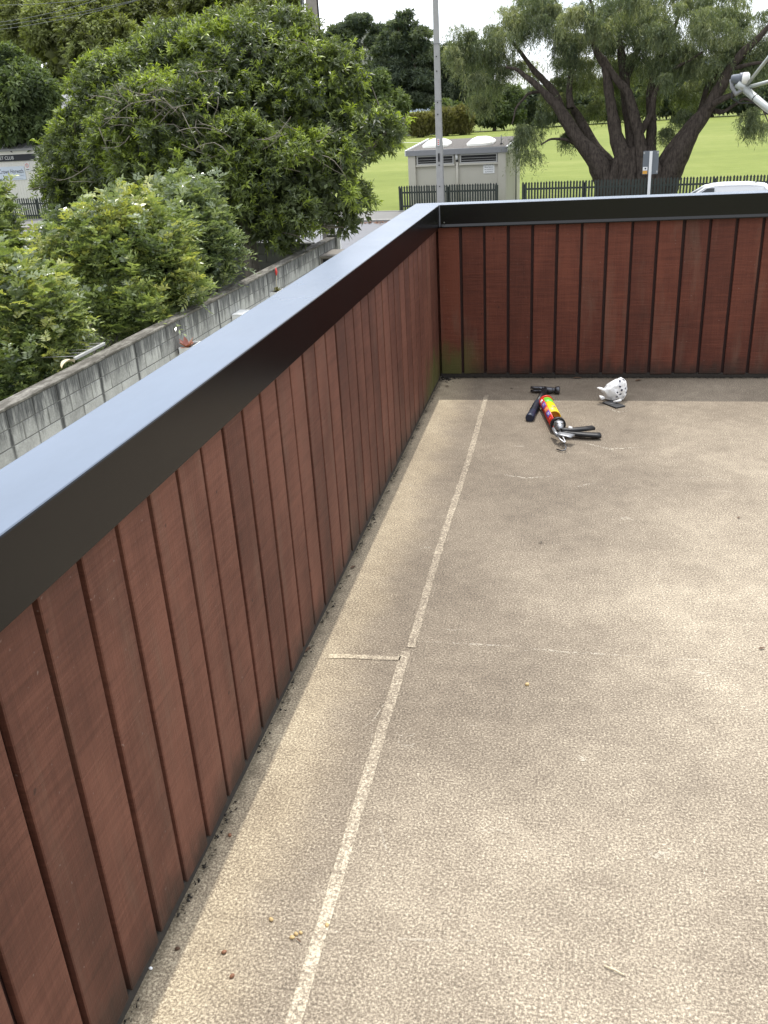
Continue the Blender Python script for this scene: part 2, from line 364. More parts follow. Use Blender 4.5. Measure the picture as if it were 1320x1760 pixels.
M['bright_steel'] = plain('zinc_plated_steel', (.55, .55, .55), .3, metal=.9, var=.15, scale=50)
M['alloy'] = plain('dull_alloy', (.30, .31, .32), .42, metal=.6, var=.15, scale=40)
M['black_tool'] = plain('black_enamel', (.010, .010, .0105), .5, var=.3, scale=40)
M['navy_grip'] = plain('navy_rubber_grip', (.012, .018, .040), .45, var=.25, scale=40)
M['red_plastic'] = plain('red_print_sleeve', (.66, .035, .018), .38, var=.06)
M['yellow_plastic'] = plain('yellow_cartridge', (.86, .62, .012), .38, var=.04)
M['ochre'] = plain('ochre_plunger', (.56, .29, .02), .5, var=.1)
M['green_plastic'] = plain('green_cartridge_band', (.10, .50, .035), .4, var=.05)
M['purple_print'] = plain('purple_print', (.13, .10, .42), .45, var=.05)
M['nozzle'] = plain('white_nozzle', (.78, .77, .74), .4, var=.03)
M['bag'] = plain('thin_white_bag', (.82, .82, .81), .5, var=.03)
M['dot'] = plain('navy_dot_print', (.03, .032, .06), .6, var=.1)
M['card'] = plain('black_scuffed_pad', (.022, .023, .026), .5, var=.5, scale=45)
M['pebble_tan'] = plain('tan_seed', (.52, .37, .17), .7, var=.2, scale=90)
M['pebble_brown'] = plain('brown_seed', (.22, .10, .05), .6, var=.3, scale=90)
M['dead_leaf'] = plain('dead_brown_leaf', (.10, .055, .03), .8, var=.4, scale=60)
M['straw'] = plain('pale_straw', (.66, .58, .40), .7, var=.1)
M['debris'] = plain('dark_grit', (.035, .03, .024), .95, var=.6, scale=90)
M['far_hill'] = plain('haze_blue_forested_hill', (.10, .13, .17), 1.0, var=.2, scale=.004)  # blue distance haze is put into the hill's base colour

# leaves ---------------------------------------------------------------
def mat_leaf(name, stops, transl=.35, rough=.42, spec=.5):
    m, nt, b = newmat(name)
    t = N(nt, 'ShaderNodeAttribute', attribute_name='tint').outputs['Fac']
    c = ramp(nt, t, stops); nt.links.new(c, b.inputs['Base Color'])
    b.inputs['Roughness'].default_value = rough; b.inputs['Specular IOR Level'].default_value = spec
    tr = N(nt, 'ShaderNodeBsdfTranslucent', {'Color': mix(nt, 1.0, c, (1.4, 1.45, .62), 'MULTIPLY')})
    ms = N(nt, 'ShaderNodeMixShader', {0: transl, 1: b.outputs[0], 2: tr.outputs[0]})
    nt.links.new(ms.outputs[0], nt.nodes['Material Output'].inputs['Surface']); return m
M['leaf_big'] = mat_leaf('broad_tree_leaves', [(0, (.054, .073, .040)), (.45, (.128, .160, .070)), (.72, (.205, .260, .066)), (1, (.34, .42, .072))])
M['leaf_shrub'] = mat_leaf('glossy_shrub_leaves', [(0, (.080, .115, .052)), (.5, (.190, .240, .100)), (.85, (.31, .365, .150)), (1, (.42, .43, .135))], .32, .25, 1.0)
M['leaf_shrub_cool'] = mat_leaf('grey_green_shrub_leaves', [(0, (.068, .100, .056)), (.5, (.165, .212, .110)), (1, (.30, .345, .175))], .32, .27, .9)
M['leaf_weeping'] = mat_leaf('weeping_tree_leaves', [(0, (.070, .097, .058)), (.5, (.155, .188, .100)), (1, (.36, .375, .20))], .32, .5, .35)
M['leaf_olive'] = mat_leaf('olive_conifer_foliage', [(0, (.075, .084, .034)), (.5, (.165, .186, .070)), (1, (.28, .32, .125))], .36, .55, .3)
M['leaf_green'] = mat_leaf('mid_green_foliage', [(0, (.055, .078, .038)), (.5, (.115, .155, .068)), (1, (.20, .25, .105))], .34, .55, .3)
M['leaf_pine'] = mat_leaf('dark_pine_foliage', [(0, (.055, .076, .056)), (.5, (.105, .135, .094)), (1, (.17, .20, .13))], .34, .6, .25)
M['leaf_flax'] = mat_leaf('tan_tussock_blades', [(0, (.10, .10, .042)), (.6, (.185, .175, .075)), (1, (.27, .25, .11))], .25, .7, .2)
def mat_bark(name, a, bb, sc=(14, 14, 2.5)):
    m, nt, b = newmat(name); P = geo(nt)
    n = noise(nt, P, 1.0, 5, .7, sc); n2 = noise(nt, P, 6, 4, .6)
    c = ramp(nt, mth(nt, 'ADD', mth(nt, 'MULTIPLY', n, .7), mth(nt, 'MULTIPLY', n2, .3)), [(.35, a), (.62, bb)])
    nt.links.new(c, b.inputs['Base Color']); b.inputs['Roughness'].default_value = .95; b.inputs['Specular IOR Level'].default_value = .15
    bump(nt, b, n, .9, .05); return m
M['bark_dark'] = mat_bark('dark_fibrous_bark', (.024, .019, .016), (.100, .082, .068))
M['bark_grey'] = mat_bark('grey_bark', (.09, .08, .065), (.24, .215, .18))
M['twig'] = plain('pale_dead_twigs', (.215, .19, .155), .9, var=.25)
M['bark_pine'] = mat_bark('pine_bark', (.05, .04, .034), (.14, .115, .095), (2, 2, .5))

# ==================================================================== SETTING
def sheet(name, pts, mat, z=None):
    b = MB(); b.poly([(p[0], p[1], p[2] if z is None else z) for p in pts]); o = b.build(name, mat); tag(o, kind='structure'); return o
def street_sheet(name, s0, s1, t0, t1, z, mat):
    return sheet(name, [st(s0, t0, z), st(s1, t0, z), st(s1, t1, z), st(s0, t1, z)], mat)
sheet('ground', [(-3500, -600, G-.02), (3500, -600, G-.02), (3500, 3800, G-.02), (-3500, 3800, G-.02)], M['grass'])
street_sheet('field', -300, 400, .15, 330, G, M['grass'])
street_sheet('road', -200, 200, -22.5, -3.75, G-.012, M['asphalt'])
street_sheet('near_footpath', -200, 200, -24.3, -22.65, G+.05, M['footpath'])
b = MB(); MM = Matrix.Translation(tuple(st(0, 0))) @ Matrix.Rotation(ST_ROT, 4, 'Z')
b.box((-200, -3.45, G-.2), (200, -.12, G+.075), 0, MM); tag(b.build('footpath', M['footpath']), kind='structure')
b = MB()
for k in range(60):
    b.box((-60+k*2.0+.01, -3.75, G-.2), (-60+(k+1)*2.0-.01, -3.46, G+.09), .012, MM)
tag(b.build('kerb', M['kerb']), kind='structure')
b = MB(); b.box((-60, -.10, G-.1), (60, .05, G+.10), .01, MM); tag(b.build('path_edging', M['kerb']), kind='structure')
sheet('yard', [(-60, -30, G), (-5.25, -30, G), (-5.25, 15.3, G), (-60, 22.0, G)], M['yard'])
sheet('driveway', [(-4.75, -30, G+.004), (-.3, -30, G+.004), (-.3, 16.9, G+.004), (-4.6, 17.6, G+.004)], M['concrete'])
for k in range(14):
    s0 = -60+k*7.0 + .6
    MBk = MB(); MBk.box((s0, -7.86, G-.012), (s0+2.6, -7.74, G-.006), 0, MM); o = MBk.build('lane_line', M['paint']); tag(o, kind='structure')
street_sheet('field_strip', 19.5, 140, 42.6, 44.0, G+.006, M['grass_line'])
sheet('boundary_line', [onz(640, 243.6, G+.006), onz(730, 245.2, G+.006), onz(730, 245.7, G+.006), onz(640, 244.1, G+.006)], M['paint'])
# leaf litter in the gutter
V = []; F = []
for i in range(3600):
    s = rng.uniform(-45, 25); t = -3.86 - abs(rng.normal(0, .28)) ; p = st(s, t, G+.0+rng.uniform(0, .02)); a = rng.uniform(0, 6.28); l = rng.uniform(.05, .12)
    d = np.array([math.cos(a), math.sin(a), rng.uniform(-.2, .4)])*l; q = np.array([-math.sin(a), math.cos(a), rng.uniform(-.3, .3)])*l*.5
    k = len(V); V += [p-d, p+q, p+d, p-q]; F.append((k, k+1, k+2, k+3))
o = link('leaf_litter', np_mesh('leaf_litter', np.array(V), np.array(F), M['leaf_litter'])); tag(o, 'brown fallen leaves gathered in the gutter along the far kerb', 'leaf litter', kind='stuff')

# far hills: ridges of real height far behind the trees
def ridge(name, pts, y0, depth, mat):
    V = []; F = []; n = len(pts)
    for i, (x, h) in enumerate(pts):
        for j, k in enumerate((0, .35, .7, 1.0)):
            V.append((x, y0+k*depth, G + h*[0, .55, .9, 1.0][j] - (1.0 if j == 0 else 0)))
    for i in range(n-1):
        for j in range(3): F.append((i*4+j, (i+1)*4+j, (i+1)*4+j+1, i*4+j+1))
    o = link(name, np_mesh(name, np.array(V), np.array(F), mat, smooth=True)); tag(o, kind='structure')
pts = []
for i in range(120):
    x = -1800 + i*30
    h = 46 + 14*math.sin(x*.004+.8) + 8*math.sin(x*.013) + 4*math.sin(x*.041+1)
    if x > 100: h += 60*min(1, (x-100)/260.)
    pts.append((x, max(20, h)))
ridge('hills', pts, 2700, 600, M['far_hill'])

# ==================================================================== DECK
b = MB()
b.box((-.14, -9.0, -2.999), (7.0, .11, -.002)); o = b.build('deck_slab', M['cream']); tag(o, kind='structure')
deck = sheet('deck_floor', [(-.02, -8.5, 0), (6.9, -8.5, 0), (6.9, .02, 0), (-.02, .02, 0)], M['deck'])
def strip(pts_l, pts_r, name, z=.0024):
    b = MB(); n = len(pts_l)
    T = [[b.bm.verts.new((p[0], p[1], z)) for p in side] for side in (pts_l, pts_r)]
    B = [[b.bm.verts.new((p[0], p[1], .0002)) for p in side] for side in (pts_l, pts_r)]
    for i in range(n-1):
        b.bm.faces.new((T[0][i], T[1][i], T[1][i+1], T[0][i+1]))
        b.bm.faces.new((T[0][i], T[0][i+1], B[0][i+1], B[0][i])); b.bm.faces.new((T[1][i], B[1][i], B[1][i+1], T[1][i+1]))
    b.bm.faces.new((T[0][0], B[0][0], B[1][0], T[1][0])); b.bm.faces.new((T[0][-1], T[1][-1], B[1][-1], B[0][-1]))
    return b.build(name, M['strip'], deck)
L = []; Rr = []
for i in range(60):
    y = -.40 - i*(2.88/59.); jit = rng.normal(0, .0012); wv = .004*math.sin(y*3.1)
    L.append((.329+jit+wv, y)); Rr.append((.357+rng.normal(0, .0012)+wv, y))
strip(L, Rr, 'joint_strip')
L = []; Rr = []
for i in range(70):
    y = -3.305 - i*(4.8/69.); jit = rng.normal(0, .0012); wv = .002*math.sin(y*2.3)
    L.append((.3205+jit+wv, y)); Rr.append((.3525+rng.normal(0, .0012)+wv, y))
strip(L, Rr, 'joint_strip')
L = [(.322-.02*i, -3.336-.001*i+rng.normal(0, .0012)) for i in range(13)]; Rr = [(.322-.02*i, -3.361-.001*i+rng.normal(0, .0012)) for i in range(13)]
strip(L, Rr, 'joint_strip')
def scuff(path, wdt):
    b = MB(); P = [onz(x, y, .0012) for x, y in path]; T = []
    for i, p in enumerate(P):
        d = P[min(i+1, len(P)-1)]-P[max(i-1, 0)]; d = d/np.linalg.norm(d); q = np.array([-d[1], d[0], 0])
        ww = wdt*(1-abs(2*i/(len(P)-1)-1)**3)+.0006
        T.append((b.bm.verts.new(tuple(p+q*ww)), b.bm.verts.new(tuple(p-q*ww))))
    for a, c in zip(T[:-1], T[1:]): b.bm.faces.new((a[0], a[1], c[1], c[0]))
    o = b.build('scuff_mark', M['scuff'], deck); return o
def arc(cx, cy, rx, ry, a0, a1, n=14): return [(cx+rx*math.cos(math.radians(a0+(a1-a0)*i/(n-1))), cy+ry*math.sin(math.radians(a0+(a1-a0)*i/(n-1)))) for i in range(n)]
for pth, wd in [([(650, 1616), (700, 1614), (760, 1617), (830, 1616)], .003), (arc(700, 1272, 16, 9, 200, 20), .003), (arc(698, 1255, 18, 10, 180, 10), .002),
                (arc(700, 1278, 12, 8, 170, 30), .002), ([(648, 1390), (652, 1420), (660, 1450), (672, 1472)], .003), ([(1060, 893), (1075, 890), (1090, 894)], .016),
                ([(1120, 990), (1132, 984), (1140, 990)], .010), ([(1128, 1000), (1140, 1020), (1143, 1035)], .004), ([(905, 700), (940, 692), (965, 690)], .012), ([(720, 944), (735, 940), (746, 945)], .006),
                ([(755, 1078), (775, 1083), (800, 1082)], .003), ([(985, 838), (1010, 832), (1025, 830)], .006), ([(990, 1296), (1000, 1305), (1012, 1308)], .010), ([(1170, 822), (1215, 818), (1260, 828)], .004),
                ([(690, 1165), (640, 1240), (625, 1250)], .0016), ([(1040, 700), (1062, 708), (1085, 706)], .010), ([(880, 1120), (940, 1115), (1000, 1128)], .003), ([(712, 1102), (760, 1104), (830, 1108), (900, 1112)], .0035), ([(905, 1113), (960, 1120), (1040, 1124), (1120, 1130)], .004), ([(1130, 1131), (1200, 1134), (1320, 1142)], .0035), ([(1100, 1460), (1130, 1470), (1165, 1466)], .014), ([(1180, 1150), (1215, 1160), (1240, 1152)], .012), ([(860, 815), (905, 822), (950, 818)], .010), ([(1000, 760), (1050, 772), (1110, 768)], .012), ([(690, 835), (700, 832), (715, 838)], .007), ([(640, 1250), (636, 1300), (630, 1330)], .0025), ([(820, 1430), (850, 1424), (880, 1432)], .004), ([(500, 1480), (520, 1500), (545, 1503)], .003)]:
    scuff(pth, wd)

# ==================================================================== PARAPETS
ZT, ZB, ZK = 1.10, .972, .026
def board_mesh(wd, ln, seed):
    rr = random.Random(seed); b = MB()
    b.box((-wd/2, 0, 0), (wd/2, .018, ln), .0022)
    for v in b.bm.verts:
        if v.co.z < .02: v.co.z += rr.uniform(-.004, .004)
    return b.me('board')
def parapet(kind):
    if kind == 'left':
        root = empty('parapet_wall', (0, -2.5, 0)); tag(root, 'long red stained board parapet with black metal capping along the left side of the deck', 'wall')
        pitch, first, n, mat = .1438, -4.66, 0, M['wood_left']
    else:
        root = empty('parapet_wall', (1.0, 0, 0)); tag(root, 'red stained board parapet with black metal capping across the far end of the deck', 'wall')
        pitch, first, mat = .1484, .1446, M['wood_back']
    inv = Matrix.Translation(-root.location)
    gap = .0175
    meshes = [board_mesh(pitch-gap, ZB-ZK-.002, k+(0 if kind == 'left' else 50)) for k in range(6)]
    for me in meshes: me.materials.append(mat)
    ks = range(-17, 32) if kind == 'left' else range(0, 31)
    for k in ks:
        g0 = first+pitch*(k-.0); c = g0 + pitch/2
        if kind == 'back': c = g0 - pitch/2
        me = meshes[random.randrange(6)]
        o = bpy.data.objects.new('board', me); COL.objects.link(o); o.parent = root
        dz = random.uniform(-.003, .003); pr = random.uniform(-.0015, .0015)
        if kind == 'left':
            if c > -.03: continue
            o.matrix_local = inv @ Matrix.Translation((pr, c, ZK+dz)) @ Matrix.Rotation(math.pi/2, 4, 'Z') @ Matrix.Rotation(random.uniform(-.0015, .0015), 4, 'Y')
        else:
            o.matrix_local = inv @ Matrix.Translation((c, pr, ZK+dz)) @ Matrix.Rotation(0, 4, 'Z') @ Matrix.Rotation(random.uniform(-.0015, .0015), 4, 'Y')
    return root, inv
def put(o, root, inv): o.parent = root; o.matrix_local = inv; return o
RL, IL = parapet('left'); RB, IB = parapet('back')
put(MB().box((-.045, -8.2, .012), (-.0185, -.0, ZB-.004)).build('backing_sheet', M['groove']), RL, IL)
put(MB().box((-.0, .0185, .012), (4.7, .045, ZB-.004)).build('backing_sheet', M['groove']), RB, IB)
put(MB().box((-.016, -8.2, .001), (-.004, -.02, .03)).build('base_flashing', M['debris']), RL, IL)
put(MB().box((.0, .004, .001), (4.7, .016, .03)).build('base_flashing', M['debris']), RB, IB)
put(MB().box((-.135, -8.2, -.6), (-.046, .098, ZB-.004)).build('outer_cladding', M['wood_left']), RL, IL)
put(MB().box((-.044, .046, -.6), (4.7, .098, ZB-.004)).build('outer_cladding', M['wood_back']), RB, IB)
def cap_profile(wo, kind='back'):
    r = .004; P = [(-wo-.012, .952), (-wo, .962), (-wo, ZT-r), (-wo+r*.3, ZT-r*.3), (-wo+r, ZT), (.019-r, ZT), (.019-r*.3, ZT-r*.3), (.019, ZT-r), (.019, .984), (.031, .970), (.030, .964), (.010, .966), (.010, .976), (.004, ZT-.02), (-wo+.012, ZT-.02), (-wo+.012, .970)]
    if kind == 'left': P[7:13] = [(.019, ZT-.004), (.019, .966), (.017, .964), (.010, .964), (.0095, .966), (.0095, .976)]
    return P
def cap(kind):
    b = MB(); wo = .15 if kind == 'left' else .125; P = cap_profile(wo, kind); rings = []
    stations = [-8.2, None] if kind == 'left' else [None, 4.7]
    ex = .0006
    for sgn in stations:
        ring = []
        for (u, z) in P:
            if kind == 'left':
                # mitre from inner corner (.019,-.019) to outer (-.15,.125)
                ym = -.019 + (.019-u)*(.144/.169) - ex
                ring.append(b.bm.verts.new((u, sgn if sgn is not None else ym, z)))
            else:
                xm = .019 - (u*-1 - (-.019))*0 if False else .019 - (-u + .019)*(.169/.144) + ex
                ring.append(b.bm.verts.new((sgn if sgn is not None else xm, -u, z)))
        rings.append(ring)
    n = len(P)
    for k in range(n): b.bm.faces.new((rings[0][k], rings[0][(k+1) % n], rings[1][(k+1) % n], rings[1][k]))
    b.bm.faces.new(rings[0]); b.bm.faces.new(rings[1][::-1])
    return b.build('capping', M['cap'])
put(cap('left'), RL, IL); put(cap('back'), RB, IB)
put(MB().box((.0165, -.0225, .968), (.0235, -.0165, ZT-.001), .001).build('corner_sealant', M['joint']), RB, IB)
put(MB().tube([(.048, -.019, .995), (.048, -.024, .995)], [.004, .003], 8).build('screw', M['bright_steel']), RB, IB)

# grit and litter along the wall feet (nobody could count it)
V = []; F = []
def grit(p, s):
    a = rng.normal(size=(4, 3))*s; a[:, 2] = np.abs(a[:, 2])*.8; k = len(V); V.extend(list(p+a)); F.extend([(k, k+1, k+2), (k, k+2, k+3), (k, k+3, k+1), (k+1, k+3, k+2)])
for i in range(1500):
    y = rng.uniform(-6.0, -.02); dens = .5+.5*math.sin(y*7+math.sin(y*17)*2)
    if rng.random() < dens: grit(np.array([abs(rng.normal(0, .008))+.001, y, .001]), rng.uniform(.0012, .0042))
for i in range(1500):
    x = rng.uniform(0.0, 3.5); grit(np.array([x, -abs(rng.normal(0, .010))-.001+.004, .001]), rng.uniform(.0015, .005))
for i in range(120):
    a = abs(rng.normal(0, .05)); c = abs(rng.normal(0, .05)); grit(np.array([a, -c, .001]), rng.uniform(.002, .007))
o = link('wall_foot_grit', np_mesh('wall_foot_grit', np.array(V), np.array(F), M['debris'])); tag(o, 'dark grit and rotted leaf scraps along the foot of the board walls', 'debris', kind='stuff')
#@@PART2
# ==================================================================== BLOCK WALL
bw = empty('block_wall', (-5.1, 6, G)); tag(bw, 'long grey concrete block wall streaked black, running beside the house below the deck', 'wall')
# the wall drifts slightly towards the street end
WA = Vector((-5.13, 2.0, 0)); WB = Vector((-4.80, 16.0, 0)); WANG = math.atan2(WB.y-WA.y, WB.x-WA.x)-math.pi/2
WM = Matrix.Translation((WA.x, 0, 0)) @ Matrix.Translation((0, 2.0, 0)) @ Matrix.Rotation(WANG, 4, 'Z') @ Matrix.Translation((0, -2.0, 0))
BI = Matrix.Translation(-bw.location)
def wput(o): o.parent = bw; o.matrix_local = BI @ WM; return o
JY0 = WALL_Y0; NB = 40; CH = .205; ZC = -1.045
bm_full = []
for k in range(4):
    b = MB(); rr = random.Random(k); b.box((-.19, .005, .005), (0, BLK-.006, CH-.006), .005)
    for v in b.bm.verts: v.co.x += rr.uniform(-.002, .002)
    bm_full.append(b.me('block', M['block']))
for row in range(4):
    z = ZC-.035-CH*(row+1)
    for k in range(NB):
        y = JY0+BLK*k+(BLK/2 if row % 2 else 0)
        if y > 15.6: continue
        o = bpy.data.objects.new('block', bm_full[random.randrange(4)]); COL.objects.link(o); o.parent = bw
        o.matrix_local = BI @ WM @ Matrix.Translation((random.uniform(-.002, .002), y, z))
b = MB(); b.box((-.182, JY0+.1, ZC-.035-CH*4), (-.006, 15.95, ZC-.034)); wput(b.build('mortar_core', M['mortar']))
b = MB()
for row in range(4, 10):
    z = ZC-.035-CH*(row+1)
    for k in range(NB):
        y = JY0+BLK*k+(BLK/2 if row % 2 else 0)
        if y < 15.6: b.box((-.19, y+.004, max(z, G)+.004), (0, y+BLK-.005, z+CH-.004))
o = wput(b.build('lower_courses', M['block'])); o['kind'] = 'stuff'
b = MB()
for k in range(14):
    y = JY0+k*1.45; b.box((-.20, y+.003, ZC-.033), (.012, min(y+1.447, 16.0), ZC), .006)
wput(b.build('coping', M['coping']))
b = MB(); b.box((-.2, 15.97, G), (.03, 16.17, ZC+.05), .01); wput(b.build('end_pier', M['block']))
b = MB(); b.box((.035, 16.0, G), (.115, 16.08, ZC+.12), .006); o = b.build('gate_post', M['white']); o.matrix_world = WM
tag(o, 'slim white post standing at the street end of the block wall', 'post')
# cross wall along the street front, in the shade of the trees
cw = empty('front_wall', (-9, 16.6, G)); tag(cw, 'dark shaded block wall along the street front behind the shrubs', 'wall')
for row in range(9):
    for k in range(26):
        pass
b = MB(); p0 = np.array([-5.35, 15.75]); p1 = np.array([-22.0, 19.9]); dv = p1-p0; ln = np.linalg.norm(dv); an = math.atan2(dv[1], dv[0])
CM = Matrix.Translation((p0[0], p0[1], 0)) @ Matrix.Rotation(an, 4, 'Z'); CI = Matrix.Translation(-cw.location)
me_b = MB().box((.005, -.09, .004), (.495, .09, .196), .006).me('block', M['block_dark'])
for row in range(9):
    for k in range(33):
        x = .5*k+(.25 if row % 2 else 0)
        if x+.5 > ln or row*.21 > 2: continue
        if row < 1: continue
        o = bpy.data.objects.new('block', me_b); COL.objects.link(o); o.parent = cw; o.matrix_local = CI @ CM @ Matrix.Translation((x, random.uniform(-.002, .002), G+row*.2))
b = MB(); b.box((0, -.08, G), (ln, .08, -1.205), 0, CM); o = b.build('mortar_core', M['mortar'], cw); o.matrix_local = CI
b = MB(); b.box((-.05, -.11, -1.2), (ln, .11, -1.13), .01, CM); o = b.build('coping', M['block_dark'], cw); o.matrix_local = CI

# things on and behind the block wall
def planter(px, py, lab, idx):
    p = onx(px-2, py-7, -4.93); r = empty('wall_planter', p); tag(r, lab, 'planter', 'white planters fixed along the block wall')
    b = MB(); t = .012; W, Ln, H = .17, .42, .15
    b.box((-.02, 0, -H), (W, Ln, -H+t)); b.box((-.02, 0, -H+t), (-.02+t, Ln, 0)); b.box((W-t, 0, -H+t), (W, Ln, 0)); b.box((-.02+t, 0, -H+t), (W-t, t, 0)); b.box((-.02+t, Ln-t, -H+t), (W-t, Ln, 0))
    b.build('trough', M['white'], r); MB().box((-.005, t+.001, -.04), (W-t-.001, Ln-t-.001, -.03)).build('soil', M['debris'], r) if idx != 1 else MB().box((-.02, .0, .002), (W, Ln, .012), .003).build('lid', M['white'], r)  # unplanted trough gets an added white top so it reads as sunlit
    MB().box((-.06, .05, -.1), (-.021, .09, -.03)).build('bracket', M['dark'], r)
    MB().box((-.06, .33, -.1), (-.021, .37, -.03)).build('bracket', M['dark'], r)
    return r, p
planter(311, 605, 'white wall planter holding a reddish brown leafy plant on the block wall', 0)
planter(402, 549, 'white wall planter with an added sunlit white top on the block wall', 1)
planter(464, 510, 'white wall planter with a yellow green plant bearing a red flower', 2)
M['leaf_red'] = mat_leaf('reddish_brown_leaves', [(0, (.12, .035, .025)), (.5, (.30, .11, .08)), (1, (.50, .24, .18))], .15, .4)
def blade_leaf(b, p, d, L, wd, droop):
    d = Vector(tuple(d)).normalized(); s = d.cross(Vector((0, 0, 1))).normalized(); n = s.cross(d); prev = None
    for i in range(5):
        t = i/4; c = Vector(tuple(p)) + d*L*t - Vector((0, 0, 1))*droop*L*t*t; ww = wd*math.sin(math.pi*min(.97, .18+t*.8))
        cur = (b.bm.verts.new(c+s*ww), b.bm.verts.new(c-n*ww*.35), b.bm.verts.new(c-s*ww))
        if prev:
            for j in (0, 1):
                f = b.bm.faces.new((prev[j], cur[j], cur[j+1], prev[j+1])); f.smooth = True
        prev = cur
def potted(name, px, py, lab, mat, n, L, wd, droop, extra=None):
    p = onx(px-1, py-7, -4.86); r = empty(name, p); tag(r, lab, 'plant')
    for k in range(n):
        a = k*2.4+.4; el = random.uniform(.3, 1.1); b = MB(); blade_leaf(b, (0, 0, 0), (math.cos(a)*math.cos(el), math.sin(a)*math.cos(el), math.sin(el)), L*random.uniform(.7, 1.1), wd, droop)
        me = b.me('leaf', mat); at = me.attributes.new('tint', 'FLOAT', 'FACE'); at.data.foreach_set('value', np.full(len(me.polygons), random.uniform(.1, 1), dtype=np.float32)); link('leaf', me, None, r)
    if extra: extra(r)
potted('bromeliad', 323, 604, 'reddish brown leafy plant growing in the nearest white planter', M['leaf_red'], 13, .21, .040, .15)
def flower(r):
    b = MB(); b.tube([(0, 0, 0), (.0, .03, .2), (0, .06, .30)], [.006, .005, .004], 6); b.build('stalk', M['straw'], r)
    b = MB(); b.tube([(0, .06, .29), (0, .07, .36), (.0, .075, .44)], [.012, .028, .006], 8); b.build('flower', M['red_print'], r)
potted('flowering_plant', 477, 507, 'yellow green plant with one upright red flower in the farthest planter', M['leaf_flax'], 10, .22, .02, .4, flower)
p = onx(553, 442, -4.80); r = empty('letterbox', (p[0], p[1], p[2])); tag(r, 'grey weathered letterbox with a flat lid fixed to the end of the block wall', 'letterbox')
MB().box((-.06, .02, -.30), (.28, .92, -.02), .006).build('box_body', M['pole_wood'], r); MB().box((-.08, -.06, -.018), (.36, 1.0, .03), .006).build('lid', M['pole_wood'], r)
MB().box((.02, .004, -.2), (.24, .019, -.05)).build('slot', M['dark'], r)
r = empty('clothesline', (-5.33, 4.4, -1.0)); tag(r, 'white fold down clothesline with thin lines behind the block wall', 'clothesline')
MB().box((.0, -.02, -.02), (.035, .78, .018), .005).build('wall_bar', M['pale_trim'], r)
MB().box((-1.9, -.02, -.02), (-1.86, .82, .02), .006).build('far_bar', M['white'], r)
for k in range(5): MB().tube([(-1.88, .05+k*.17, .0), (-.9, .05+k*.17, -.012), (0, .05+k*.17, .015)], .0035, 5).build('line', M['paint'], r)
b = MB(); 
pc = onz(118, 629, ZC)
prev = None
for i in range(9):
    t = i/8; a = -1.2+t*2.6
    c = Vector((pc[0]+.02*math.sin(a*2), pc[1]-.14+t*.28, ZC+.005+.05*math.sin(math.pi*t))); wv = .035*math.sin(math.pi*(.1+.8*t))
    cur = (b.bm.verts.new(c+Vector((-wv, 0, .03))), b.bm.verts.new(c), b.bm.verts.new(c+Vector((wv, 0, .03))))
    if prev:
        for j in (0, 1): b.bm.faces.new((prev[j], cur[j], cur[j+1], prev[j+1]))
    prev = cur
tag(b.build('curled_leaf', M['straw']), 'curled tan dry leaf lying on top of the block wall', 'dry leaf')

# ==================================================================== STREET FURNITURE
# picket fences
def picket_fence(s0, s1, lab, sp=.128, t=.12, top=1.2):
    r = empty('picket_fence', st(s0, t, G), ST_ROT); tag(r, lab, 'fence', 'dark green picket fences along the park')
    h = top; b = MB(); b.prism([(-.042, 0), (.042, 0), (.042, h-.12), (.052, h-.085), (0, h), (-.052, h-.085), (-.042, h-.12)], -.011, .011, Matrix.Rotation(math.pi/2, 4, 'X'))
    me = b.me('picket', M['fence']); n = int((s1-s0)/sp)
    for k in range(n+1):
        o = bpy.data.objects.new('picket', me); COL.objects.link(o); o.parent = r; o.location = (k*sp, random.uniform(-.003, .003), .06+random.uniform(-.012, .012)); o.rotation_euler = (0, random.uniform(-.012, .012), 0)
    L = n*sp
    for z in (.28, .92): MB().box((-.05, .0145, z-.04), (L+.05, .055, z+.04)).build('rail', M['fence'], r)
    me = MB().box((-.07, .057, 0), (.07, .19, h-.06), .008).me('post', M['fence'])
    for x in np.arange(0, L+.01, L/max(1, round(L/2.6))):
        o = bpy.data.objects.new('post', me); COL.objects.link(o); o.parent = r; o.location = (float(x), 0, 0)
picket_fence(-.02, 4.9, 'short dark green picket fence in front of the toilet block')
picket_fence(6.15, 20.5, 'long dark green picket fence running past the weeping tree', sp=.140)
picket_fence(-31.5, -17.0, 'dark green picket fence below the cream clubhouse', sp=.155)

def text_mesh(name, txt, size, mat, parent, M4, align='CENTER'):
    cu = bpy.data.curves.new(name, 'FONT'); cu.body = txt; cu.size = size; cu.align_x = align; cu.align_y = 'CENTER'; cu.extrude = .002; cu.space_line = .9
    to = bpy.data.objects.new(name, cu); COL.objects.link(to)
    me = bpy.data.meshes.new_from_object(to.evaluated_get(bpy.context.evaluated_depsgraph_get()))
    bpy.data.objects.remove(to); bpy.data.curves.remove(cu); me.materials.clear(); me.materials.append(mat)
    o = link(name, me, None, parent); o.matrix_local = M4; return o
FACE = Matrix.Rotation(math.pi/2, 4, 'X')                # text standing up, facing the street (-t)

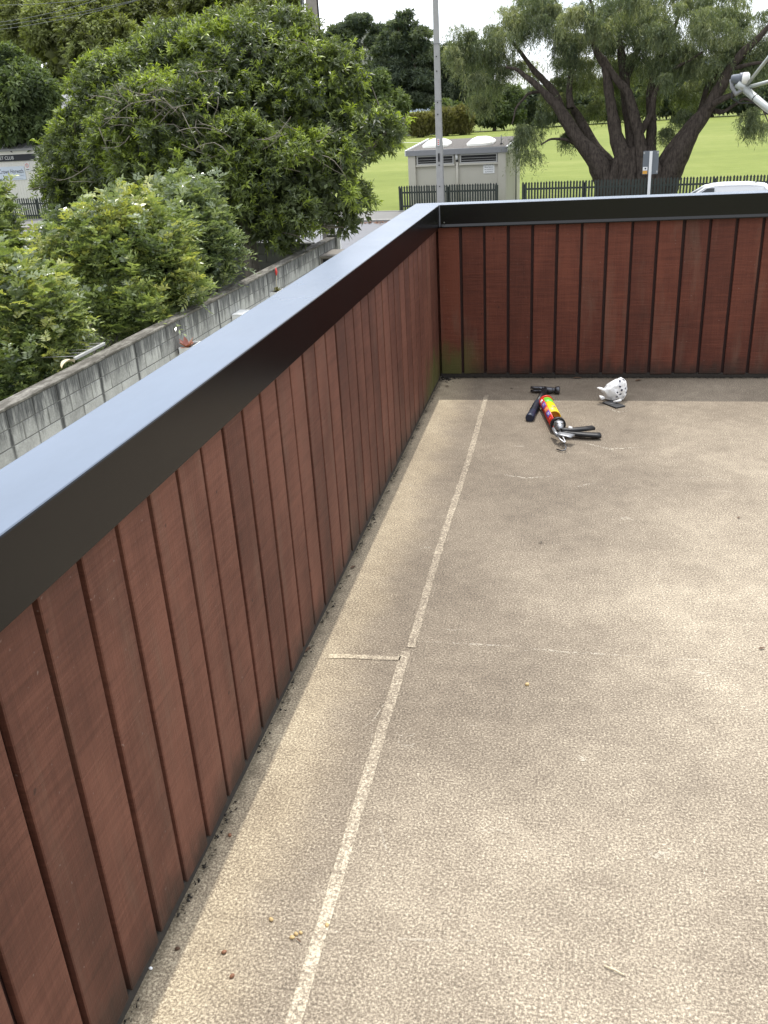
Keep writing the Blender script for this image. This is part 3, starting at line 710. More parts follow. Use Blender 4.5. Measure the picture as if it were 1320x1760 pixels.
# toilet block -----------------------------------------------------------
tb = empty('toilet_block', st(.02, 1.5, G), ST_ROT); tag(tb, 'small cream toilet block with flat gravel roof and two skylight domes', 'building')
W_, D_ = 5.06, 3.9; ZF = 2.58; ZR = 2.86
ang = math.atan2(ZR-ZF-.0, D_)
b = MB(); b.box((.06, .10, 0), (W_-.06, D_-.05, 2.62)); b.build('wall', M['cream'], tb)
for x0, x1 in ((.04, .42), (W_-.42, W_-.03)): MB().box((x0, -.03, 0), (x1, .11, 2.62), .008).build('pilaster', M['cream'], tb)
b = MB(); RM = Matrix.Translation((0, 0, 0))
b.prism([(-.02, 2.75), (D_+.25, 3.12), (D_+.25, 3.0), (-.02, 2.64)], -.02, W_+.02, Matrix(((0, 0, 1, 0), (1, 0, 0, 0), (0, 1, 0, 0), (0, 0, 0, 1))))
roof = b.build('roof', M['roof_gravel'], tb)
MB().box((-.06, -.10, 2.53), (W_+.06, -.021, 2.80), .01).build('fascia', M['trim'], tb)
for x in (-.07, W_+.0):
    b = MB(); b.prism([(-.10, 2.81), (D_+.27, 3.19), (D_+.27, 2.96), (-.10, 2.55)], x-.021, x+.07, Matrix(((0, 0, 1, 0), (1, 0, 0, 0), (0, 1, 0, 0), (0, 0, 0, 1)))); b.build('barge_board', M['white'], tb)
def zroof(y): return 2.75+.37*(y+.02)/(D_+.27)
for cx in (1.10, 3.42):
    b = MB(); cy = 1.75; w2, d2 = .66, .80; rings = []
    for (k, hh) in ((1.0, -.02), (1.0, .10), (.93, .13), (.75, .24), (.45, .31), (0.12, .335)):
        ring = []
        for q in range(24):
            a = 2*math.pi*q/24; ex = .45 if k > .9 else .6; ca, sa = math.cos(a), math.sin(a)
            x = w2*k*math.copysign(abs(ca)**ex, ca); y = d2*k*math.copysign(abs(sa)**ex, sa)
            ring.append(b.bm.verts.new((cx+x, cy+y, zroof(cy+y)+hh)))
        rings.append(ring)
    for a_, b_ in zip(rings[:-1], rings[1:]):
        for q in range(24): f = b.bm.faces.new((a_[q], a_[(q+1) % 24], b_[(q+1) % 24], b_[q])); f.smooth = True
    b.bm.faces.new(rings[-1]); b.build('skylight_dome', M['dome'], tb)
MB().tube([(4.55, 1.2, zroof(1.2)), (4.55, 1.2, zroof(1.2)+.42)], .025, 8).build('vent_pipe', M['trim'], tb)
MB().tube([(4.55, 1.2, zroof(1.2)-.01), (4.55, 1.2, zroof(1.2)+.05)], [.10, .06], 10).build('pipe_flashing', M['dark'], tb)
for x0, x1 in ((.50, 2.40), (2.72, 4.60)):
    fr = empty('window', (0, 0, 0)); bpy.data.objects.remove(fr)
    b = MB(); z0, z1 = 2.10, 2.52; t = .055
    b.box((x0, -.005, z0), (x1, .095, z0+t)); b.box((x0, -.005, z1-t), (x1, .095, z1)); b.box((x0, -.005, z0+t), (x0+t, .095, z1-t)); b.box((x1-t, -.005, z0+t), (x1, .095, z1-t)); 
    wf = b.build('louvre_window', M['pale_trim'], tb)
    MB().box((x0+t, .085, z0+t), (x1-t, .0945, z1-t)).build('opening', M['dark'], wf)
    for zz in (z0+.125, z0+.235):
        MB().box((x0+t, .01, zz), (x1-t, .07, zz+.014), 0, None).build('louvre_blade', M['pale_trim'], wf)
    MB().box((x0-.05, -.02, z0-.085), (x1+.05, .099, z0-.005), .006).build('sill', M['cream'], tb)
MB().box((.43, .080, 1.93), (W_-.43, .0985, 1.97)).build('string_course', M['cream'], tb)
MB().tube([(2.57, .03, 0), (2.57, .03, 2.22)], .055, 10).build('downpipe', M['cream'], tb)
MB().tube([(2.57, .03, 2.18), (2.57, .03, 2.28)], .062, 10).build('pipe_joint', M['dark'], tb)
MB().tube([(2.55, .02, 2.285), (2.55, .02, 2.56)], .065, 10).build('rainwater_head', M['white'], tb)
MB().tube([(W_+.03, 2.3, 0), (W_+.03, 2.3, 2.45)], .035, 8).build('side_downpipe', M['trim'], tb)
MB().box((W_-.05, 2.24, 2.45), (W_+.09, 2.36, 2.56), .01).build('wall_lamp', M['white'], tb)
r = empty('warning_sign', st(3.87, 1.5, G)+SN*.0995, ST_ROT); tag(r, 'small white warning notice screwed to the toilet block wall', 'sign')
r.location = tuple(Vector(tuple(st(3.9, 1.5, G))) + Vector(tuple(SN))*.088)
MB().box((0, -.012, 1.62), (.56, .009, 2.10) , .004).build('panel', M['white'], r); r.location.z = G-.03
for txt, z, sz in (('WARNING', 2.02, .115), ('Please beware', 1.91, .075), ('are monitored', 1.81, .075), ('by POLICE', 1.70, .085)):
    text_mesh('lettering', txt, sz, M['ink'], r, Matrix.Translation((.28, -.0135, z)) @ FACE)

# poles --------------------------------------------------------------
p = st(2.335, -.8); pz = G
b = MB(); hh = 11.2; ring = []
r = empty('power_pole', (p[0], p[1], G), ST_ROT); tag(r, 'slim pale concrete power pole standing in front of the toilet block', 'pole')
b.prism([(-.17, -.13), (.17, -.13), (.17, .13), (-.17, .13)], 0, 11.6)
for v in b.bm.verts:
    if v.co.z > 5: v.co.x *= .58; v.co.y *= .58
bmesh.ops.bevel(b.bm, geom=[e for e in b.bm.edges if abs(e.verts[0].co.z-e.verts[1].co.z) > 1], offset=.03, segments=1, affect='EDGES'); b.build('shaft', M['pole_conc'], r)
for z in (1.25, 2.2, 3.1, 4.4, 4.9, 6.2, 6.8): MB().tube([(0.0, -.175+.007*z, z), (0, -.12+.007*z, z)], .028, 8).build('bolt_hole', M['dark'], r)
for z, hgt, mt in ((3.05, .30, 'white'),): MB().box((-.05, -.165, z), (.05, -.1155, z+hgt)).build('plate', M[mt], r)
for z in (3.09, 3.18, 3.27): MB().box((-.03, -.169, z), (.03, -.1655, z+.045)).build('red_marking', M['red_print'], r)
MB().box((-.035, -.165, 2.35), (.035, -.125, 2.72)).build('dark_plate', M['dark'], r)
for z in (4.95, 7.3):
    MB().box((-.165, -.11, z), (.165, .11, z+.03)).build('band', M['trim'], r)
MB().tube([(-.15, .0, 7.3), (-.26, .0, 7.36)], .012, 6).build('hook', M['trim'], r); MB().tube([(.13, .0, 7.3), (.26, .0, 7.36)], .012, 6).build('hook', M['trim'], r)
MB().box((-.9, -.10, 11.2), (.9, .0, 11.33), .01).build('crossarm', M['pole_wood'], r)
for x in (-.75, -.3, .3, .75): MB().tube([(x, -.05, 11.33), (x, -.05, 11.4), (x, -.05, 11.5)], [.02, .05, .03], 8).build('insulator', M['white'], r)
c0 = ony(538, 40, 24.0); r = empty('power_pole', (c0[0], 24.0, G)); tag(r, 'thick weathered wooden power pole rising behind the big tree', 'pole')
b = MB(); b.tube([(0, 0, 0), (.0, 0, 5), (.02, 0, 10.6)], [.23, .20, .165], 14); b.build('shaft', M['pole_wood'], r)
MB().tube([(-.28, -.02, 4.0), (-.30, -.02, 7.3), (-.34, 0, 9.9)], .018, 6).build('cable', M['wire'], r)
MB().tube([(-.22, -.1, 4.0), (-.23, -.1, 8.5), (-.2, -.12, 9.9)], .028, 6).build('cable_duct', M['trim'], r)
MB().tube([(.22, -.05, 4.0), (.20, -.05, 8.5), (.18, 0, 9.9)], .024, 6).build('cable_duct', M['dark'], r)
MB().tube([(0, 0, 7.3), (0, 0, 7.36)], .21, 14).build('band', M['trim'], r); MB().tube([(-.08, -.185, 7.32), (-.04, -.2, 7.5)], .05, 8).build('bracket', M['dark'], r)
MB().box((-1.0, -.12, 9.6), (1.0, .0, 9.74), .01).build('crossarm', M['pole_wood'], r)
for i, (a_, d_, c_) in enumerate((((240, 1), (60, 42.5), 7), ((232, 2), (10, 43.5), 6.5), ((135, 11), (5, 38), 7), ((180, -2), (0, 9.5), 8))):
    A = ony(a_[0], a_[1], 31.0); Bp = ony(d_[0], d_[1], 38.0); dirv = Bp-A; P0 = A-dirv*.75; P1 = Bp+dirv*.8
    b = MB(); pts = []
    for k in range(13):
        t = k/12; q = P0*(1-t)+P1*t; q = q+np.array([0, 0, -.35*4*t*(1-t)+.35*.9]); pts.append(q)
    b.tube(pts, .013, 5); tag(b.build('overhead_cable', M['wire']), ['lowest overhead cable crossing the trees in the upper left corner', 'second lowest overhead cable crossing the upper left trees', 'third overhead cable up from the lowest in the upper left corner', 'topmost overhead cable crossing the upper left corner'][i], 'cable', 'overhead cables in the upper left corner')
# street sign seen from behind
q = st(12.0, -1.2, G); r = empty('street_sign', q, ST_ROT); tag(r, 'grey back of a street sign on a white post in front of the weeping tree', 'sign')
b = MB(); b.box((-.33, .0, 1.50), (.33, .012, 2.46), .004); b.build('plate', M['sign_grey'], r)
MB().box((-.06, -.085, 0), (.06, -.001, 2.44), .006).build('post', M['white'], r)
MB().box((-.315, -.0035, 1.66), (-.12, -.0005, 1.81)).build('sticker', M['white'], r); MB().box((-.315, -.0035, 1.52), (-.12, -.0005, 1.655)).build('sticker', M['amber'], r)
MB().box((-.24, -.0055, 1.71), (-.17, -.0037, 1.77)).build('sticker_mark', M['ink'], r)
for x, z in ((-.29, 2.38), (.29, 2.38), (.29, 1.6)): MB().box((x-.03, -.004, z-.04), (x+.03, -.0005, z+.04)).build('fixing', M['pale_trim'], r)
# clubhouse -----------------------------------------------------------
ch = empty('clubhouse', st(-23.3, 3.0, G), ST_ROT); tag(ch, 'cream weatherboard clubhouse with a black name band and grey roof', 'building')
MB().box((-14, .02, 0), (0, 9, 3.62)).build('wall', M['cream_board'], ch)
me = MB().box((-.19, -.02, .02), (.0, .0195, 3.0), .008).me('wall_panel', M['cream_board'])
for k in range(40):
    o = bpy.data.objects.new('wall_panel', me); COL.objects.link(o); o.parent = ch; o.location = (-.01-k*.2, 0, 0)
MB().box((-14.2, -.07, 3.14), (-.28, -.022, 3.50), .005).build('name_band', M['navy'], ch)
MB().box((-14.2, -.06, 3.50), (.05, .02, 3.72), .01).build('upper_board', M['cream_board'], ch); MB().box((-14.2, -.14, 3.72), (.2, .03, 3.80), .01).build('gutter', M['dark'], ch)
b = MB(); b.prism([(-.2, 3.82), (4.4, 6.7), (9.2, 3.82), (9.2, 3.7), (4.4, 6.55), (-.2, 3.7)], -14.4, .3, Matrix(((0, 0, 1, 0), (1, 0, 0, 0), (0, 1, 0, 0), (0, 0, 0, 1)))); rf = b.build('roof', M['roof_metal'], ch)
rib = MB().box((-.02, 0, 0), (.02, 5.40, .035)).me('roof_rib', M['roof_metal']); sl_a = math.atan2(2.88, 4.6)
for k in range(26):
    o = bpy.data.objects.new('roof_rib', rib); COL.objects.link(o); o.parent = rf; o.matrix_local = Matrix.Translation((.15-k*.5, -.18, 3.832)) @ Matrix.Rotation(sl_a, 4, 'X')
text_mesh('lettering', 'CRICKET CLUB', .27, M['white'], ch, Matrix.Translation((-1.78, -.075, 3.32)) @ FACE, 'RIGHT')
ps = ont(0, 287, 3.0); sx = float((ps-st(-23.3, 3.0, 0))@SS)
r = empty('sponsor_sign', st(-23.3, 3.0, G)-SN*.03, ST_ROT); tag(r, 'pale blue sponsor sign with orange emblem on the clubhouse wall', 'sign')
MB().box((-4.0, -.03, 2.08), (-1.2, -.0005, 2.84), .004).build('panel', M['sponsor'], r)
text_mesh('lettering', 'Crowe Horwath', .36, M['ink'], r, Matrix.Translation((-1.28, -.033, 2.56)) @ FACE @ Matrix.Scale(.74, 4, (1, 0, 0)), 'RIGHT')
text_mesh('lettering', 'Audit  Tax  Advisory', .14, M['ink_soft'], r, Matrix.Translation((-1.28, -.033, 2.33)) @ FACE, 'RIGHT')
MB().box((-3.9, -.033, 2.15), (-2.9, -.0305, 2.17)).build('small_print', M['ink_soft'], r); MB().box((-2.7, -.033, 2.15), (-1.4, -.0305, 2.17)).build('small_print', M['ink_soft'], r)
b = MB(); b.prism([(-3.55, 2.48), (-3.05, 2.48), (-3.3, 2.80)], .0305, .034, FACE); b.build('emblem', M['orange'], r)
r = empty('prohibition_sign', st(-23.3, 3.0, G)-SN*.03, ST_ROT); tag(r, 'small white notice with a red circle on the clubhouse wall', 'sign')
MB().box((-1.12, -.03, 2.55), (-.78, -.0005, 3.02), .004).build('panel', M['white'], r)
b = MB(); cen = (-.95, -.033, 2.86)
for k in range(20):
    a0, a1 = 2*math.pi*k/20, 2*math.pi*(k+1)/20
    b.poly([(cen[0]+math.cos(a0)*.12, cen[1], cen[2]+math.sin(a0)*.12), (cen[0]+math.cos(a1)*.12, cen[1], cen[2]+math.sin(a1)*.12), (cen[0]+math.cos(a1)*.09, cen[1], cen[2]+math.sin(a1)*.09), (cen[0]+math.cos(a0)*.09, cen[1], cen[2]+math.sin(a0)*.09)])
b.build('red_ring', M['red_print'], r)
MB().box((-.97, -.0335, 2.80), (-.93, -.0305, 2.92)).build('pictogram', M['ink'], r); MB().box((-1.06, -.0335, 2.62), (-.84, -.0305, 2.66)).build('small_print', M['ink'], r)

# parked car -----------------------------------------------------------
car = empty('parked_car', st(14.75, -4.9, G), ST_ROT); tag(car, 'white car parked at the kerb by the picket fence with only its roof showing', 'car')
def loft(b, secs):
    rings = [[b.bm.verts.new(p) for p in s] for s in secs]
    for a_, c_ in zip(rings[:-1], rings[1:]):
        n = len(a_)
        for k in range(n): f = b.bm.faces.new((a_[k], a_[(k+1) % n], c_[(k+1) % n], c_[k])); f.smooth = True
    b.bm.faces.new(rings[0][::-1]); b.bm.faces.new(rings[-1])
def sec(x, hw, z0, z1, r=.12, n=4):
    P = []
    for (sx_, sy_, a0) in ((1, 1, 0), (-1, 1, 90), (-1, -1, 180), (1, -1, 270)):
        for k in range(n):
            a = math.radians(a0+90*k/(n-1)); rr = min(r, (z1-z0)/2.01)
            P.append((x, sx_*(hw-rr)+rr*math.cos(a), (z1-rr if sy_ > 0 else z0+rr)+rr*math.sin(a)))
    return P
b = MB(); loft(b, [sec(-2.2, .70, .32, .62), sec(-2.05, .82, .25, .78), sec(-1.2, .88, .22, .92), sec(-.6, .89, .22, .96), sec(1.2, .89, .22, .97), sec(2.0, .87, .25, .97), sec(2.2, .80, .32, .90)]); b.build('body', M['car_paint'], car)
b = MB(); loft(b, [sec(-1.02, .74, .93, .97, .02), sec(-.35, .68, .93, 1.38, .03), sec(-.1, .655, .93, 1.44, .03), sec(1.2, .655, .93, 1.46, .03), sec(1.9, .66, .93, 1.40, .03), sec(2.15, .72, .93, .99, .02)]); b.build('cabin', M['car_paint'], car)
b = MB(); b.poly([(-1.0, -.68, .985), (-1.0, .68, .985), (-.40, .61, 1.385), (-.40, -.61, 1.385)]); wsc = b.build('windscreen', M['glass'], car); wsc.location = (-.012, 0, .012)
for sy in (-1, 1):
    b = MB(); b.poly([(-.80, sy*.758, .985), (-.05, sy*.752, .985), (-.05, sy*.690, 1.38), (-.33, sy*.705, 1.36)]); b.build('side_window', M['glass'], car)
b = MB(); loft(b, [sec(-.42, .64, 1.365, 1.395, .012), sec(-.15, .665, 1.40, 1.475, .03), sec(.3, .675, 1.42, 1.515, .04), sec(1.2, .675, 1.42, 1.51, .04), sec(1.8, .66, 1.37, 1.43, .025)]); b.build('roof_panel', M['car_paint'], car)
for sy in (-1, 1):
    b = MB(); b.tube([(-1.05, sy*.77, .95), (-.42, sy*.675, 1.375), (-.1, sy*.655, 1.43)], .035, 8); b.build('windscreen_pillar', M['car_paint'], car)
    b = MB(); b.tube([(2.12, sy*.74, .97), (1.78, sy*.655, 1.40)], .05, 8); b.build('rear_pillar', M['car_paint'], car)
    MB().box((-.75, sy*.86, .98), (-.58, sy*1.02, 1.10), .03).build('door_mirror', M['car_paint'], car)
    for x in (-1.35, 1.35):
        w_ = MB().tube([(x, sy*.70, .31), (x, sy*.90, .31)], .31, 24).build('wheel', M['rubber'], car); MB().tube([(x, sy*.895, .31), (x, sy*.91, .31)], [.20, .18], 16).build('rim', M['alloy'], w_)
MB().tube([(1.45, 0, 1.49), (1.5, 0, 1.53), (1.62, 0, 1.60)], [.02, .018, .006], 6).build('aerial', M['rubber'], car)
MB().box((-1.35, -.02, 1.0), (-.9, .01, 1.02)).build('wiper', M['rubber'], car)
car.scale = (1, 1, .89)
# satellite dish arm -------------------------------------------------------
DK = 1.78
Lp = CAM + ray(1285, 143)*3.55*DK
r = empty('satellite_dish', Lp); tag(r, 'satellite dish arm with a white capped receiver reaching in from the right', 'satellite dish')
def rel(px, py, k): return Vector(tuple(CAM + ray(px, py)*k*DK - Lp))
hub = rel(1279, 152, 3.55); capp = rel(1286, 135.5, 3.535); tail = rel(1257, 136, 3.565); ax = (capp-tail).normalized()
MB().tube([tail, tail+ax*.012, tail+(capp-tail)*.45, tail+(capp-tail)*.5, tail+(capp-tail)*.78], [x*1.55 for x in (.016, .019, .021, .026, .027)], 16).build('receiver_body', M['lnb_grey'], r)
MB().tube([tail+(capp-tail)*.70, tail+(capp-tail)*.78, capp-ax*.004, capp+ax*.005, capp+ax*.009], [x*1.55 for x in (.027, .0275, .0275, .022, .010)], 18).build('receiver_cap', M['lnb_white'], r)
b = MB(); b.tube([tail+ax*.005, tail+ax*.01+Vector((0, 0, -.05)), hub+Vector((-.05, 0, -.035)), hub], [.017, .015, .017, .02], 8); b.build('receiver_clamp', M['trim'], r)
MB().tube([hub+Vector((-.05, 0, .035)), hub+Vector((.035, 0, -.025))], .027, 8).build('bracket', M['galv'], r)
dish_c = rel(1500, 150, 3.35); 
MB().tube([hub, rel(1320, 187, 3.5), rel(1560, 392, 3.3)], .0255, 12).build('main_arm', M['galv'], r)
MB().tube([hub, rel(1320, 100, 3.45), rel(1470, -130, 3.15)], .0128, 8).build('stay_rod', M['galv'], r)
MB().tube([hub, rel(1320, 141, 3.5), rel(1560, 45, 3.25)], .0135, 8).build('stay_rod', M['galv'], r)
band = hub.lerp(rel(1320, 187, 3.5), .45); MB().tube([band, band+(rel(1320, 187, 3.5)-hub).normalized()*.004], .0272, 12).build('cable_tie', M['rubber'], r)
cab = [tail+Vector((.02, 0, -.035)), hub+Vector((-.08, 0, -.055)), hub+Vector((-.02, 0, -.095)), hub.lerp(rel(1320, 187, 3.5), .55)+Vector((0, 0, -.02)), rel(1320, 196, 3.5), rel(1560, 402, 3.3)]
MB().tube(cab, .0058, 6).build('coax_cable', M['rubber'], r)
b = MB(); n0 = (rel(1560, 180, 3.25)-hub).normalized(); u0 = n0.cross(Vector((0, 0, 1))).normalized(); v0 = u0.cross(n0); dc = rel(1600, 170, 3.25); rings = []
for rr in (.03, .27, .5, .68): rings.append([b.bm.verts.new(dc + n0*(.10-(rr*rr)*.5) + (u0*math.cos(a)+v0*math.sin(a))*rr) for a in np.linspace(0, 2*math.pi, 28, endpoint=False)])
for a_, c_ in zip(rings[:-1], rings[1:]):
    for k in range(28): f = b.bm.faces.new((a_[k], a_[(k+1) % 28], c_[(k+1) % 28], c_[k])); f.smooth = True
b.bm.faces.new(rings[0]); d_o = b.build('reflector', M['lnb_grey'], r)
sm_ = d_o.modifiers.new('thickness', 'SOLIDIFY'); sm_.thickness = .004
mast = dc + n0*.14; MB().tube([mast, Vector((mast.x+.03, mast.y, mast.z-.5)), Vector((mast.x+.03, mast.y, G-Lp[2]))], .035, 10).build('mast', M['galv'], r)
MB().tube([dc+n0*.10, mast], .03, 8).build('mount', M['galv'], r)
#@@PART3
# ==================================================================== TOOLS ON THE DECK
def Z6(x, y, z): return onz(860+x/6.6, 640+y/6.6, z)          # pixel of an enlarged view -> point at height z above the deck
V3 = lambda p: Vector(tuple(p))
# claw hammer lying on its side
h_c = Z6(500, 195, .024); hm = empty('claw_hammer', (h_c[0], h_c[1], 0)); tag(hm, 'black claw hammer with a navy grip lying on the deck by the far wall', 'hammer')
def L_(p): return V3(p) - V3((h_c[0], h_c[1], 0))
fc = L_(Z6(668, 203, .024)); nk = L_(Z6(508, 200, .024)); ct = L_(Z6(345, 190, .024)); bt = L_(Z6(332, 520, .020)); gs = L_(Z6(424, 342, .022))
hd = (fc-nk).normalized()
b = MB(); b.tube([nk-hd*.018, nk+hd*.03, nk+hd*.05], [.021, .020, .0165], 12); b.tube([fc-hd*.026, fc-hd*.022, fc-hd*.002, fc+hd*.003], [.0165, .0235, .0245, .0215], 16); b.tube([nk+hd*.04, fc-hd*.024], [.0155, .0165], 12)
b.build('striking_head', M['steel'], hm)
for sg in (1, -1):
    pts = [nk-hd*.005+Vector((0, 0, sg*.007)), nk-hd*.035+Vector((0, .008, sg*.0085)), nk-hd*.065+Vector((0, .007, sg*.0100)), ct+Vector((0, -.004, sg*.0112))]
    MB().tube(pts, [.0165, .0125, .0105, .0085], 8).build('claw', M['steel'], hm)
MB().tube([nk+(nk-gs)*.05, nk.lerp(gs, .25), nk.lerp(gs, .6), gs], [.0205, .0185, .0165, .0180], 10).build('neck', M['black_tool'], hm)
g = (bt-gs)
MB().tube([gs-g*.02, gs+g*.03, gs+g*.25, gs+g*.5, gs+g*.75, gs+g*.92, gs+g*.985, bt+g*.01], [.016, .0215, .0225, .0215, .0225, .0255, .0255, .020], 14).build('grip', M['navy_grip'], hm)
for k in range(7):
    q = gs+g*(.22+k*.06); MB().tube([q, q+g*.018], [.0233, .0233], 14).build('grip_ring', M['black_tool'], hm)
# caulking gun
A = Z6(518, 335, .042); B = Z6(654, 594, .042); cg = empty('caulking_gun', (B[0], B[1], 0)); tag(cg, 'red caulking gun loaded with a yellow and green cartridge, black handles to the right', 'caulking gun')
ax = (V3(A)-V3(B)); LN = ax.length; ax.normalize(); sd = ax.cross(Vector((0, 0, 1))).normalized(); upv = sd.cross(ax)
o0 = V3(B)-V3((B[0], B[1], 0))
def cyl_arc(b, r0, r1, t0, t1, a0, a1, n=20, caps=True):
    """shell segment round the barrel axis, angles measured from the right side"""
    def P(t, r, a): return o0+ax*(LN*t)+(sd*math.cos(a)+upv*math.sin(a))*r
    rows = []
    for k in range(n+1):
        a = math.radians(a0+(a1-a0)*k/n); rows.append([b.bm.verts.new(P(t, r, a)) for t, r in ((t0, r0), (t1, r0), (t1, r1), (t0, r1))])
    for u, v in zip(rows[:-1], rows[1:]):
        for j in range(4): f = b.bm.faces.new((u[j], u[(j+1) % 4], v[(j+1) % 4], v[j])); f.smooth = j % 2 == 0
    if abs(a1-a0) < 359: b.bm.faces.new(rows[0][::-1]); b.bm.faces.new(rows[-1])
R0 = .0385
slv = cyl_arc
b = MB(); cyl_arc(b, R0, R0+.0022, .0, 1.0, 122, 312, 26); b.build('sleeve', M['red_plastic'], cg)
b = MB(); cyl_arc(b, R0-.012, R0+.003, .965, 1.0, 0, 360, 28); b.build('front_ring', M['red_plastic'], cg)
b = MB(); cyl_arc(b, R0-.010, R0+.003, -.02, .035, 0, 360, 28); b.build('rear_ring', M['black_tool'], cg)
b = MB(); cyl_arc(b, R0-.0045, R0-.0012, .30, .74, 0, 360, 28); ct_ = b.build('cartridge', M['yellow_plastic'], cg)
b = MB(); cyl_arc(b, .001, R0-.0047, .36, .385, 0, 360, 28); b.build('plunger', M['ochre'], ct_)
b = MB(); cyl_arc(b, R0-.0045, R0-.0010, .741, .93, 0, 360, 28); b.build('green_band', M['green_plastic'], ct_)
b = MB(); cyl_arc(b, .001, R0-.0012, .931, .945, 0, 360, 28); b.build('shoulder', M['ochre'], ct_)
for (t0, t1, a0, a1, mm) in ((.60, .78, 128, 170, 'purple_print'), (.42, .55, 126, 165, 'orange'), (.22, .40, 126, 168, 'purple_print'), (.84, .92, 135, 165, 'white'), (.265, .29, 136, 150, 'white'), (.315, .34, 136, 156, 'white'), (.66, .685, 138, 158, 'orange'), (.71, .73, 138, 152, 'white'), (.12, .14, 140, 160, 'orange')):
    b = MB(); cyl_arc(b, R0+.0023, R0+.0029, t0, t1, a0, a1, 8); b.build('label_print', M[mm], cg)
for (t0, t1, a0, a1, mm) in ((.50, .515, 55, 85, 'purple_print'), (.53, .545, 58, 88, 'purple_print'), (.47, .48, 60, 80, 'ink')):
    b = MB(); cyl_arc(b, R0-.0011, R0-.0006, t0, t1, a0, a1, 6); b.build('cartridge_print', M[mm], ct_)
MB().tube([o0+ax*LN*.99, o0+ax*LN*1.02, o0+ax*LN*1.10+upv*.002], [.014, .013, .006], 10).build('nozzle', M['nozzle'], cg)
def C_(p): return V3(p)-V3((B[0], B[1], 0))
rod_t = [o0+ax*LN*.37, o0-ax*.05, C_(Z6(700, 770, .030)), C_(Z6(722, 810, .026)), C_(Z6(746, 850, .020)), C_(Z6(738, 878, .014)), C_(Z6(700, 890, .010)), C_(Z6(640, 872, .008))]
MB().tube(rod_t, .0034, 8).build('plunger_rod', M['steel'], cg)
fr0 = o0-ax*.012
b = MB(); b.tube([fr0+upv*.004, fr0-ax*.05+upv*.002, fr0-ax*.066-upv*.006], [.030, .018, .010], 8); b.tube([fr0-upv*.014+sd*.01, fr0-ax*.06-upv*.014+sd*.01], [.014, .012], 8); b.build('frame_casting', M['alloy'], cg)
b = MB(); b.tube([fr0-ax*.022+sd*.020+upv*.022, fr0-ax*.024-sd*.020+upv*.022], .009, 10); b.build('pivot_collar', M['bright_steel'], cg)
# trigger plate, upper grip handle and trigger handle
def flat_bar(path, w0, w1, th, name, mat, z):
    b = MB(); P = [C_(Z6(x, y, zz)) for x, y, zz in path]; rows = []
    for i, p in enumerate(P):
        d = P[min(i+1, len(P)-1)]-P[max(i-1, 0)]; d.z = 0; d.normalize(); q = Vector((-d.y, d.x, 0)); k = i/(len(P)-1); ww = w0+(w1-w0)*k
        rows.append([b.bm.verts.new(p+q*ww*c+Vector((0, 0, h))) for c, h in ((1, -th*.6), (1, th*.6), (.6, th), (-.6, th), (-1, th*.6), (-1, -th*.6), (-.6, -th), (.6, -th))])
    for u, v in zip(rows[:-1], rows[1:]):
        for j in range(8): f = b.bm.faces.new((u[j], u[(j+1) % 8], v[(j+1) % 8], v[j])); f.smooth = True
    b.bm.faces.new(rows[0][::-1]); b.bm.faces.new(rows[-1]); return b.build(name, mat, cg)
flat_bar([(690, 660, .040), (740, 650, .040), (790, 655, .040), (850, 650, .040), (960, 640, .036), (1053, 628, .034)], .014, .021, .0100, 'handle', M['black_tool'], .03)
flat_bar([(700, 690, .034), (760, 690, .030), (835, 695, .026), (880, 700, .024), (990, 708, .022), (1090, 712, .020), (1136, 712, .019)], .011, .026, .0105, 'trigger', M['black_tool'], .02)
flat_bar([(650, 690, .050), (700, 700, .050), (770, 712, .048), (822, 725, .046)], .022, .026, .0035, 'trigger_plate', M['alloy'], .04)
MB().tube([C_(Z6(775, 628, .052)), C_(Z6(815, 636, .050))], [.010, .008], 10).build('rivet', M['nozzle'], cg)
MB().tube([C_(Z6(640, 705, .046)), C_(Z6(672, 755, .040)), C_(Z6(728, 796, .034)), C_(Z6(737, 790, .034)), C_(Z6(712, 740, .042)), C_(Z6(690, 700, .050))], .0042, 8).build('wire_loop', M['bright_steel'], cg)
MB().tube([C_(Z6(570, 672, .030)), C_(Z6(605, 680, .034)), C_(Z6(640, 690, .04))], [.006, .010, .012], 8).build('release_lever', M['steel'], cg)
MB().tube([C_(Z6(600, 640, .05)), C_(Z6(625, 690, .05)), C_(Z6(650, 715, .046))], .009, 8).build('release_spring', M['alloy'], cg)

# bag on a black pad
def Z11(x, y, z): return onz(1000+x/11., 640+y/11., z)
pc = Z11(600, 630, .003); r = empty('black_pad', (pc[0], pc[1], 0)); tag(r, 'flat black scuffed pad lying under the spotted white bag', 'pad')
cs = [V3(Z11(x, y, .004))-V3((pc[0], pc[1], 0)) for x, y in ((382, 575), (648, 678), (826, 640), (560, 540))]
b = MB(); v0 = [b.bm.verts.new((c.x, c.y, .0012)) for c in cs]; v1 = [b.bm.verts.new((c.x, c.y, .0085)) for c in cs]
b.bm.faces.new(v0[::-1]); b.bm.faces.new(v1)
for k in range(4): b.bm.faces.new((v0[k], v0[(k+1) % 4], v1[(k+1) % 4], v1[k]))
bmesh.ops.bevel(b.bm, geom=list(b.bm.edges), offset=.0015, segments=1, affect='EDGES'); b.build('sheet', M['card'], r)
mid = cs[0].lerp(cs[1], .5); mid2 = cs[3].lerp(cs[2], .5)
MB().tube([mid+Vector((0, 0, .0087)), mid2+Vector((0, 0, .0087))], .0012, 6).build('fold_line', M['trim'], r)
bc = ony(1056, 676, -.475); bc[2] = .073; r = empty('spotted_bag', (bc[0], bc[1], 0)); tag(r, 'crumpled white bag printed with navy spots resting on a black pad', 'bag')
b = MB(); bmesh.ops.create_icosphere(b.bm, subdivisions=3, radius=1.0)
import mathutils.noise as mn
